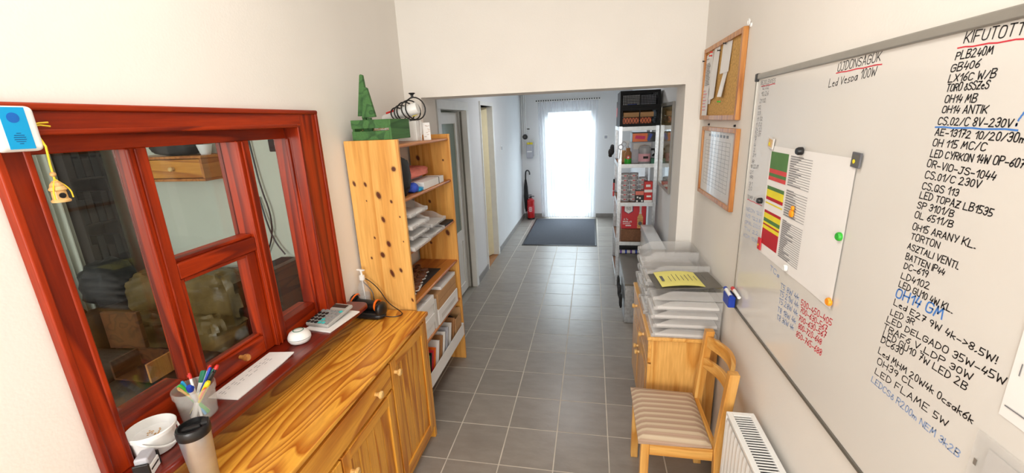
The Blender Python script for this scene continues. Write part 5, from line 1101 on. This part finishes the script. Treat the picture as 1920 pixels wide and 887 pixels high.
# ------------------------------------------------------------------ whiteboard
wy0, wy1, wz0, wz1 = -.42, 1.982, .968, 1.994; WS = .665
t = thing('whiteboard', 'large whiteboard covered in handwritten product lists', 'whiteboard', (RW, .78, wz0))
bx(WS, RW-.001, wy0+.012, wy1-.012, wz0+.008, wz1-.01).build('board', M['wb'], t)
bx(WS-.008, RW-.0005, wy0, wy1, wz1-.022, wz1).build('top_frame', M['alu'], t, bevel=.004)
bx(WS-.006, RW-.0005, wy0, wy1, wz0, wz0+.012).build('bottom_frame', M['alud'], t, bevel=.003)
bx(WS-.006, RW-.0005, wy1-.012, wy1, wz0+.012, wz1-.022).build('end_frame', M['alu'], t, bevel=.003); bx(WS-.006, RW-.0005, wy0, wy0+.012, wz0+.012, wz1-.022).build('end_frame', M['alu'], t, bevel=.003)
for z in (wz0-.002, wz1-.03): bx(WS-.010, RW-.0002, wy1-.022, wy1+.003, z, z+.032).build('corner_cap', M['black'], t, bevel=.004)
LINES = [('KIFUTOTT', 0.967, 1.953, 0.854, 1.948, 'k'),
 ('PLB240M', 0.978, 1.926, 0.902, 1.926, 'k'),
 ('GB406', 0.983, 1.905, 0.922, 1.907, 'k'),
 ('LX16C W/B', 0.983, 1.887, 0.885, 1.887, 'k'),
 ('TORO öSSZeS', 0.983, 1.87, 0.893, 1.87, 'k'),
 ('OH14 MB', 0.981, 1.85, 0.911, 1.848, 'k'),
 ('OH14 ANTIK', 0.982, 1.831, 0.884, 1.829, 'k'),
 ('CS.02/C 8V-230V', 0.986, 1.809, 0.833, 1.807, 'k'),
 ('AE-13172 10/20/30m', 0.987, 1.789, 0.804, 1.784, 'k'),
 ('OH 115 MC/C', 0.987, 1.768, 0.869, 1.767, 'k'),
 ('LED CYRKON 14W OP-6073', 0.987, 1.747, 0.787, 1.746, 'k'),
 ('OR-VIO-JS-1044', 0.99, 1.727, 0.838, 1.72, 'k'),
 ('CS.01/C 230V', 0.989, 1.704, 0.861, 1.704, 'k'),
 ('CS.QS 113', 0.99, 1.682, 0.902, 1.682, 'k'),
 ('LED TOPAZ LB1535', 0.991, 1.663, 0.826, 1.661, 'k'),
 ('SP 3101/B', 0.992, 1.642, 0.901, 1.643, 'k'),
 ('OL 6511/B', 0.993, 1.621, 0.897, 1.624, 'k'),
 ('OH15 ARANY KL.', 0.992, 1.596, 0.84, 1.6, 'k'),
 ('TORTON', 0.991, 1.575, 0.916, 1.577, 'k'),
 ('ASZTALI VENTI.', 0.994, 1.553, 0.863, 1.553, 'k'),
 ('BATTEN IP44', 0.993, 1.53, 0.89, 1.531, 'k'),
 ('DC-619', 0.992, 1.509, 0.927, 1.513, 'k'),
 ('LD4102', 0.994, 1.486, 0.916, 1.491, 'k'),
 ('LED GU10 4W KL.', 0.995, 1.466, 0.852, 1.47, 'k'),
 ('OH14 GM', 0.998, 1.44, 0.871, 1.449, 'b'),
 ('Led E27 9W 4k->8,5W!', 0.998, 1.421, 0.751, 1.427, 'k'),
 ('LED 3R', 1.002, 1.395, 0.933, 1.404, 'k'),
 ('LED DELGADO 35W-45W', 1.008, 1.375, 0.728, 1.402, 'k'),
 ('TRAFó V.LDP 30W', 1.014, 1.354, 0.783, 1.373, 'k'),
 ('LED GU10 7W LED 2B', 1.01, 1.337, 0.787, 1.35, 'k'),
 ('DC630', 1.012, 1.32, 0.944, 1.327, 'k'),
 ('Led MHM 20W4k 0csak6k', 1.013, 1.291, 0.76, 1.301, 'k'),
 ('OH39 CL', 1.01, 1.265, 0.896, 1.278, 'k'),
 ('LED FLAME 5W', 1.01, 1.239, 0.804, 1.259, 'k'),
 ('LEDCSö R200m NEM 3k2B', 1.016, 1.213, 0.766, 1.222, 'p'),
 ('úJDONSáGOK', 1.381, 1.945, 1.201, 1.951, 'k'),
 ('Led Vespa 100W', 1.415, 1.906, 1.209, 1.92, 'k'),
 ('TCs', 1.64, 1.272, 1.558, 1.269, 'p'),
 ('T5 8W 4k', 1.538, 1.24, 1.402, 1.252, 'p'),
 ('T5 21W 4k', 1.536, 1.212, 1.397, 1.227, 'p'),
 ('T5 28W 4k', 1.535, 1.184, 1.396, 1.199, 'p'),
 ('T8 18W 4k', 1.536, 1.15, 1.399, 1.169, 'p'),
 ('T8 36W 4k', 1.533, 1.12, 1.406, 1.142, 'p'),
 ('500-450-405', 1.384, 1.244, 1.209, 1.26, 'r'),
 ('700-630-567', 1.381, 1.222, 1.226, 1.232, 'r'),
 ('700-630-567', 1.383, 1.191, 1.225, 1.212, 'r'),
 ('800-720-648', 1.378, 1.165, 1.241, 1.182, 'r'),
 ('850-765-688', 1.384, 1.133, 1.232, 1.152, 'r'),
 ('BEJELENTES', 1.938, 1.95, 1.797, 1.948, 'k'),
 ('12,02', 1.921, 1.931, 1.851, 1.93, 'k'),
 ('10,26', 1.919, 1.906, 1.849, 1.907, 'k'),
 ('21 02', 1.928, 1.88, 1.868, 1.882, 'k'),
 ('02', 1.937, 1.856, 1.909, 1.856, 'k'),
 ('03', 1.936, 1.833, 1.908, 1.833, 'k'),
 ('11 02', 1.935, 1.809, 1.879, 1.813, 'k'),
 ('1 02', 1.94, 1.788, 1.878, 1.791, 'k'),
 ('24 22', 1.94, 1.767, 1.877, 1.771, 'k'),
 ('25 01', 1.94, 1.748, 1.882, 1.751, 'k'),
 ('7', 1.94, 1.728, 1.922, 1.729, 'k'),
 ('4', 1.939, 1.706, 1.921, 1.708, 'k'),
 ('2', 1.936, 1.687, 1.919, 1.688, 'k'),
 ('31', 1.939, 1.665, 1.909, 1.667, 'k'),
 ('8', 1.94, 1.638, 1.919, 1.64, 'k'),
 ('10 22,01', 1.949, 1.617, 1.866, 1.624, 'k'),
 ('01', 1.948, 1.592, 1.917, 1.595, 'k'),
 ('170', 1.948, 1.572, 1.911, 1.575, 'k'),
 ('31', 1.946, 1.545, 1.909, 1.548, 'k'),
 ('20', 1.946, 1.524, 1.909, 1.528, 'k'),
 ('TEMP AUSSZ', 1.951, 1.488, 1.798, 1.494, 'k'),
 ('NEON 120', 1.945, 1.435, 1.778, 1.447, 'p'),
 ('NS 1228', 1.943, 1.407, 1.78, 1.418, 'p'),
 ('OPAL 2020', 1.944, 1.378, 1.778, 1.392, 'p'),
 ('TW 22', 1.945, 1.349, 1.786, 1.363, 'p'),
 ('KOM 1036', 1.946, 1.317, 1.783, 1.333, 'p')]
PX = WS-.0004; random.seed(9)
mkm = {'k': 'mk_k', 'b': 'mk_b', 'r': 'mk_r', 'p': 'mk_p'}
for txt, ya, za, yb, zb, c in LINES:
    big = ya < 1.1; h = .0132 if big else (.021 if c == 'k' and ya < 1.5 else (.018 if ya < 1.7 else .014)); w = .0022 if big else .0022
    if ya > 1.7: w = .0018
    if c in 'rp' and 1.3 < ya < 1.7: h, w = .0185, .0029
    if txt.startswith('OH14 GM'): h, w = .022, .0034
    if big and za < 1.35: h = .015
    if txt[:3] == 'KIF': h = .0185
    mb = MB(); lettering(mb, txt, (PX, ya, za), (PX, yb, zb), h, (0, 0, 1), w, .16, .12 if big else .1); mb.build('handwriting', M[mkm[c] if not (ya > 1.9 and c == 'k') else 'mk_g'], t)
for (a, b), c, w in ((((.978, 1.946), (.848, 1.941)), 'r', .0026), (((.99, 1.804), (.821, 1.803)), 'b', .003), (((1.385, 1.941), (1.192, 1.943)), 'r', .003), (((1.93, 1.943), (1.796, 1.944)), 'r', .003), (((1.947, 1.483), (1.785, 1.487)), 'r', .003), (((.818, 1.83), (.824, 1.818)), 'b', .003), (((.825, 1.812), (.8255, 1.810)), 'b', .003)):
    mb = MB(); pts = [Vector((PX, a[0]+(b[0]-a[0])*k/8, a[1]+(b[1]-a[1])*k/8+.0008*math.sin(k*2.1))) for k in range(9)]; strip(mb, pts, w, Vector((-1, 0, 0))); mb.build('underline', M[mkm[c]], t)
# printed sheets on the board
def bpaper(name, lbl, y0, y1, z0, z1, x=WS-.0012, th=.0008, mat='paper', curl=.0):
    """sheet on the board; y0 is the left edge as one faces it"""
    t = thing(name, lbl, 'paper', (x, (y0+y1)/2, z0)); n = 10; vs = []
    for i in range(n+1):
        u = i/n
        for q in range(5):
            v = q/4; vs.append((x-curl*max(0, u-.75)*4*(1-v*.6)-.001*math.sin(u*5+v*3)**2, y0+(y1-y0)*u, z0+(z1-z0)*v))
    K = len(vs); fs = [(5*i+q, 5*i+q+1, 5*i+6+q, 5*i+5+q) for i in range(n) for q in range(4)]
    MB().add(vs, fs).build('page', M[mat], t); return t
t = bpaper('price_chart', 'white chart sheet with green yellow and red bands on whiteboard', 1.757, 1.214, 1.308, 1.722, x=WS-.0016, curl=.004)
bl = [(1.745, 1.600, 1.640, 1.702, 'cg'), (1.745, 1.600, 1.624, 1.640, 'cr'), (1.745, 1.600, 1.612, 1.624, 'cg'), (1.745, 1.600, 1.598, 1.612, 'cr'),
      (1.745, 1.60, 1.562, 1.575, 'cg'), (1.745, 1.60, 1.535, 1.562, 'cy'), (1.745, 1.60, 1.523, 1.535, 'cd'), (1.745, 1.60, 1.508, 1.513, 'cy'), (1.745, 1.60, 1.472, 1.482, 'cd'), (1.745, 1.60, 1.452, 1.472, 'cy'), (1.745, 1.60, 1.438, 1.452, 'cg'), (1.745, 1.60, 1.430, 1.438, 'cy'), (1.745, 1.60, 1.424, 1.430, 'cd'), (1.745, 1.60, 1.410, 1.424, 'cy'), (1.745, 1.60, 1.348, 1.410, 'cd')]
M['cg'] = pm('chart_green', C(84, 128, 70), .7); M['cr'] = pm('chart_red', C(214, 72, 72), .7); M['cy'] = pm('chart_yellow', C(238, 222, 50), .7); M['cd'] = pm('chart_crimson', C(186, 26, 40), .7)
for a, b, c, d, mt in bl: bx(WS-.0032, WS-.0028, b, a, c, d).build('colour_band', M[mt], t)
mb = MB()
for z0, z1, n in ((1.60, 1.695, 13), (1.495, 1.58, 11), (1.345, 1.475, 19)):
    for k in range(n): z = z0+(z1-z0)*k/(n-1); mb.box(WS-.0032, WS-.0029, 1.435+.0*k, 1.585, z, z+.0012)
    for k in range(0, n, 1): z = z0+(z1-z0)*k/(n-1); mb.box(WS-.0032, WS-.0029, 1.585-random.uniform(.03, .1), 1.583, z+.0025, z+.0045)
mb.build('table_print', M['ink'], t)
t = bpaper('side_sheet', 'white printed sheet on the right side of the whiteboard', .722, .51, 1.352, 1.65)
mb = MB(); lettering(mb, 'IIC', (WS-.0030, .708, 1.432), (WS-.0030, .66, 1.432), .02, (0, 0, 1), .0018, 0, 0); mb.box(WS-.0032, WS-.0028, .56, .715, 1.372, 1.374); mb.build('print', M['ink'], t)
t = thing('clear_pocket', 'clear plastic pocket with a pale sheet low on the whiteboard', 'pocket', (WS, .63, 1.05)); bx(WS-.0045, WS-.0040, .50, .742, .99, 1.305).build('film', M['trayc'], t); bx(WS-.003, WS-.0022, .52, .718, 1.0, 1.285).build('sheet', M['paper_g'], t)
for k in range(4): bx(WS-.0052, WS-.0046, .728, .734, 1.03+k*.07, 1.042+k*.07).build('hole', M['alu'], t)
# magnets
def magnet(y, z, r, mt, lbl, h=.009):
    t = thing('round_magnet', lbl, 'magnet', (WS-.004, y, z), 'round magnets on the whiteboard'); m = T((WS-.0045, y, z)) @ Rm('Y', -math.pi/2)
    MB().lathe([(0, 0), (r*.96, 0), (r, .002), (r*.98, h*.7), (r*.8, h), (0, h*1.05)], 22, m).build('cap', M[mt], t); MB().lathe([(r*.55, h*.98), (r*.75, h*1.0), (r*.75, h*1.06), (r*.55, h*1.05)], 18, m, closed=True).build('rim', M[mt], t)
magnet(1.508, 1.720, .013, 'black', 'black round magnet at the top of the chart sheet', .016); magnet(1.780, 1.508, .012, 'black', 'black round magnet at the left edge of the chart sheet', .016)
magnet(1.229, 1.514, .012, 'greenp', 'green round magnet on the right edge of chart sheet'); magnet(1.224, 1.326, .012, 'orangeb', 'orange round magnet at the lower right of chart sheet'); magnet(1.505, 1.326, .012, 'white', 'white round magnet on the bottom edge of chart sheet')
t = thing('shaped_magnet', 'small orange figure shaped magnet on the chart sheet', 'magnet', (WS-.004, 1.513, 1.522)); MB().blob((WS-.009, 1.513, 1.515), (.005, .013, .012), 3, 16, 8).build('body', M['orangeb'], t); MB().blob((WS-.009, 1.508, 1.534), (.005, .008, .008), 2.5, 14, 8).build('head', M['orangeb'], t)
def pmag(y0, y1, z0, z1, lbl, a, b, rot=0):
    t = thing('picture_magnet', lbl, 'magnet', (WS-.004, (y0+y1)/2, z0)); m = T((WS-.006, (y0+y1)/2, (z0+z1)/2)) @ Rm('X', rot); hy, hz = (y1-y0)/2, (z1-z0)/2
    MB().box(-.003, .002, -hy, hy, -hz, hz, m).build('plate', M[a], t, bevel=.001); MB().box(-.0036, -.0031, -hy*.75, hy*.75, -hz*.7, hz*.7, m).build('picture', M[b], t); MB().lathe([(0, 0), (hy*.3, 0), (hy*.3, .0004), (0, .0004)], 14, m @ T((-.0038, hy*.2, -hz*.2)) @ Rm('Y', -math.pi/2)).build('motif', M['cy'], t)
pmag(1.196, 1.232, 1.700, 1.738, 'dark square picture magnet at the top right chart corner', 'mk_g', 'alud', .05); pmag(1.728, 1.775, 1.712, 1.752, 'pale photo magnet at the top left chart corner', 'paper_g', 'birch', .15); pmag(1.735, 1.762, 1.318, 1.365, 'red picture magnet at the lower left chart corner', 'redc', 'red', 0)
# eraser and marker at lower left corner
t = thing('board_eraser', 'blue board eraser stuck at the lower left whiteboard corner', 'eraser', (WS-.01, 1.955, .99)); m = T((WS-.026, 1.955, 1.015))
MB().box(-.018, .012, -.042, .042, -.03, .022, m).build('eraser_body', M['blue'], t, bevel=.004); MB().box(.012, .016, -.042, .042, -.03, .022, m).build('felt', M['blackm'], t)
t = thing('whiteboard_marker', 'white marker with blue ends lying along the blue eraser', 'pen', (WS-.03, 1.95, 1.042)); a, b = Vector((WS-.036, 2.0, 1.048)), Vector((WS-.036, 1.898, 1.040)); d = b-a
MB().tube([a+d*.16, b-d*.14], .0085, 12).build('barrel', M['white'], t); MB().tube([a, a+d*.16], .009, 12).build('cap', M['blue'], t); MB().tube([b-d*.14, b], .009, 12).build('end_plug', M['blue'], t)
t = thing('whiteboard_marker', 'red capped marker behind the blue ended marker on eraser', 'pen', (WS-.02, 1.93, 1.055)); MB().tube([(WS-.016, 1.965, 1.062), (WS-.016, 1.94, 1.061)], .0085, 12).build('cap', M['red'], t); MB().tube([(WS-.016, 1.94, 1.061), (WS-.016, 1.87, 1.055)], .0075, 12).build('barrel', M['white'], t)

# ------------------------------------------------------------------ cork board and framed table
def frame(t, y0, y1, z0, z1, w, x0, x1, mt):
    for a in ((y0, y0+w), (y1-w, y1)): bx(x0, x1, a[0], a[1], z0, z1).build('frame_bar', M[mt], t, bevel=.003)
    for a in ((z0, z0+w), (z1-w, z1)): bx(x0, x1, y0+w, y1-w, a[0], a[1]).build('frame_bar', M[mt], t, bevel=.003)
QX = RW
t = thing('cork_board', 'oak framed cork board with pinned notes above the framed table', 'board', (QX, 2.52, 1.81)); bx(QX-.012, QX-.001, 2.20, 2.86, 1.83, 2.20).build('cork', M['cork'], t); frame(t, 2.188, 2.872, 1.812, 2.214, .025, QX-.024, QX-.0005, 'oak')
def note(lbl, pts, dx, lines=None, ink='ink', curl=.004):
    t = thing('pinned_note', lbl, 'paper', (QX-.015, pts[0][0], pts[0][1]), 'notes on the cork board'); x = QX-.0135-dx; n = 8; vs = []
    (a, b, c, d) = pts  # left-bottom, right-bottom, right-top, left-top as (y, z)
    for i in range(n+1):
        u = i/n
        for j in range(n+1):
            v = j/n; y = (a[0]*(1-u)+b[0]*u)*(1-v)+(d[0]*(1-u)+c[0]*u)*v; z = (a[1]*(1-u)+b[1]*u)*(1-v)+(d[1]*(1-u)+c[1]*u)*v
            vs.append((x-curl*(1-v)*(.4+.6*abs(u-.5)*2), y, z))
    MB().add(vs, [(i*(n+1)+j, i*(n+1)+j+1, (i+1)*(n+1)+j+1, (i+1)*(n+1)+j) for i in range(n) for j in range(n)]).build('page', M['paper'], t)
    if lines:
        mb = MB(); yl, yr = max(a[0], d[0])-.02, min(b[0], c[0])+.02
        for z, f in lines: mb.box(x-curl-.0014, x-curl-.0010, yl-(yl-yr)*f, yl, z, z+.003)
        mb.build('print', M[ink], t)
    return t
note('typed letter pinned at the left of the cork board', [(2.845, 1.985), (2.70, 1.985), (2.70, 2.185), (2.845, 2.175)], 0, [(2.15, .5)]+[(2.125-k*.009, .7+.25*math.sin(k*2.3)**2) for k in range(14)])
note('white note with pink handwriting low on the cork board', [(2.84, 1.825), (2.72, 1.83), (2.73, 2.0), (2.85, 2.0)], .004, [(1.975-k*.018, .55+.4*math.sin(k*1.7)**2) for k in range(7)], 'pinkm')
note('tall blank note in the middle of the cork board', [(2.70, 1.92), (2.59, 1.93), (2.565, 2.195), (2.68, 2.19)], .002, None, curl=.008)
note('short blank note hanging right of the tall note', [(2.53, 2.045), (2.38, 2.045), (2.365, 2.185), (2.52, 2.195)], .001, None)
note('narrow curled slip below the short note on cork board', [(2.50, 1.93), (2.42, 1.925), (2.405, 2.05), (2.48, 2.045)], .001, None, curl=.016)
note('low grey note partly under the pink handwriting note', [(2.77, 1.90), (2.68, 1.90), (2.67, 2.0), (2.76, 2.0)], .0, None)
def pin(y, z, mt, lbl):
    t = thing('push_pin', lbl, 'pin', (QX-.03, y, z), 'pins on the cork board'); m = T((QX-.0205, y, z)) @ Rm('Y', -math.pi/2)
    MB().lathe([(0, 0), (.006, 0), (.003, .004), (.003, .010), (.005, .014), (0, .015)], 12, m).build('head', M[mt], t); MB().tube([(QX-.021, y, z), (QX-.010, y, z)], .0007, 5).build('needle', M['galv'], t)
pin(2.852, 2.148, 'black', 'black push pin on the left edge of the typed letter'); pin(2.705, 2.178, 'red', 'red push pin at the upper right of the typed letter'); pin(2.71, 2.16, 'red', 'red push pin just below the other red pin'); pin(2.548, 2.165, 'black', 'black push pin between tall and short notes'); pin(2.455, 2.185, 'black', 'black push pin on top of the short note'); pin(2.47, 1.905, 'greenp', 'green push pin in bare cork')
t = thing('wall_hook', 'small white hook at the upper cork board corner', 'hook', (QX, 2.17, 2.22)); MB().tube(ring((QX-.012, 2.168, 2.225), (1, 0, 0), .012, 14), .003, 6).build('loop', M['white'], t); MB().lathe([(0, 0), (.01, 0), (.009, .006), (0, .007)], 12, T((QX, 2.168, 2.213)) @ Rm('Y', -math.pi/2)).build('base', M['white'], t)
t = thing('framed_table', 'oak framed printed table under glass below the cork board', 'frame', (QX, 2.48, 1.38)); bx(QX-.010, QX-.001, 2.185, 2.78, 1.40, 1.755).build('backing', M['paper_g'], t); frame(t, 2.163, 2.80, 1.378, 1.773, .022, QX-.022, QX-.0005, 'oak')
bx(QX-.0112, QX-.0102, 2.19, 2.775, 1.405, 1.75).build('table_sheet', M['paper'], t); mb = MB()
for k in range(13): mb.box(QX-.0120, QX-.0114, 2.26, 2.72, 1.70-k*.021, 1.7012-k*.021)
for k in range(8): mb.box(QX-.0120, QX-.0114, 2.26+k*.0655, 2.2612+k*.0655, 1.448, 1.70)
for k in range(7): mb.box(QX-.0120, QX-.0114, 2.30+k*.055, 2.335+k*.055, 1.722, 1.736)
mb.build('print', M['ink'], t); bx(QX-.0155, QX-.0145, 2.185, 2.778, 1.40, 1.751).build('pane', M['glass_p'], t)
for y in (2.25, 2.72):
    t2 = thing('screw_hanger', 'dark hanger screw above the framed table, %s one' % ('nearer' if y < 2.5 else 'farther'), 'screw', (QX, y, 1.785), 'hanger screws'); MB().lathe([(0, 0), (.006, 0), (.005, .008), (0, .009)], 12, T((QX, y, 1.785)) @ Rm('Y', -math.pi/2)).build('head', M['blackm'], t2); MB().tube([(QX-.012, y, 1.785), (QX-.002, y, 1.785)], .002, 6).build('shank', M['galv'], t2)
# unseen ceiling lamp, added to brighten the front room
t = thing('added_ceiling_lamp', 'flat white lamp panel added unseen on the front room ceiling', 'lamp', (-.32, .9, CEIL)); bx(-.62, -.02, .6, 1.2, CEIL-.05, CEIL-.002).build('housing', M['white'], t, bevel=.005)
area('ceiling_fill_light', (-.32, .9, CEIL-.06), (-.32, .9, 0), .55, .55, 13, (1, .95, .88))  # fill light of the added ceiling panel
t = thing('added_corridor_lamp', 'round white lamp added unseen on the corridor ceiling', 'lamp', (-.3, 5.3, CC)); MB().lathe([(0, -.002), (.16, -.002), (.16, -.05), (.14, -.07), (0, -.075)], 28, T((-.3, 5.3, CC))).build('housing', M['white'], t)  # unseen housing, added with its light to brighten the corridor
area('corridor_fill_light', (-.3, 5.3, CC-.085), (-.3, 5.3, 0), .3, .3, 14, (.95, .97, 1))  # added fill light, hidden above the passage wall
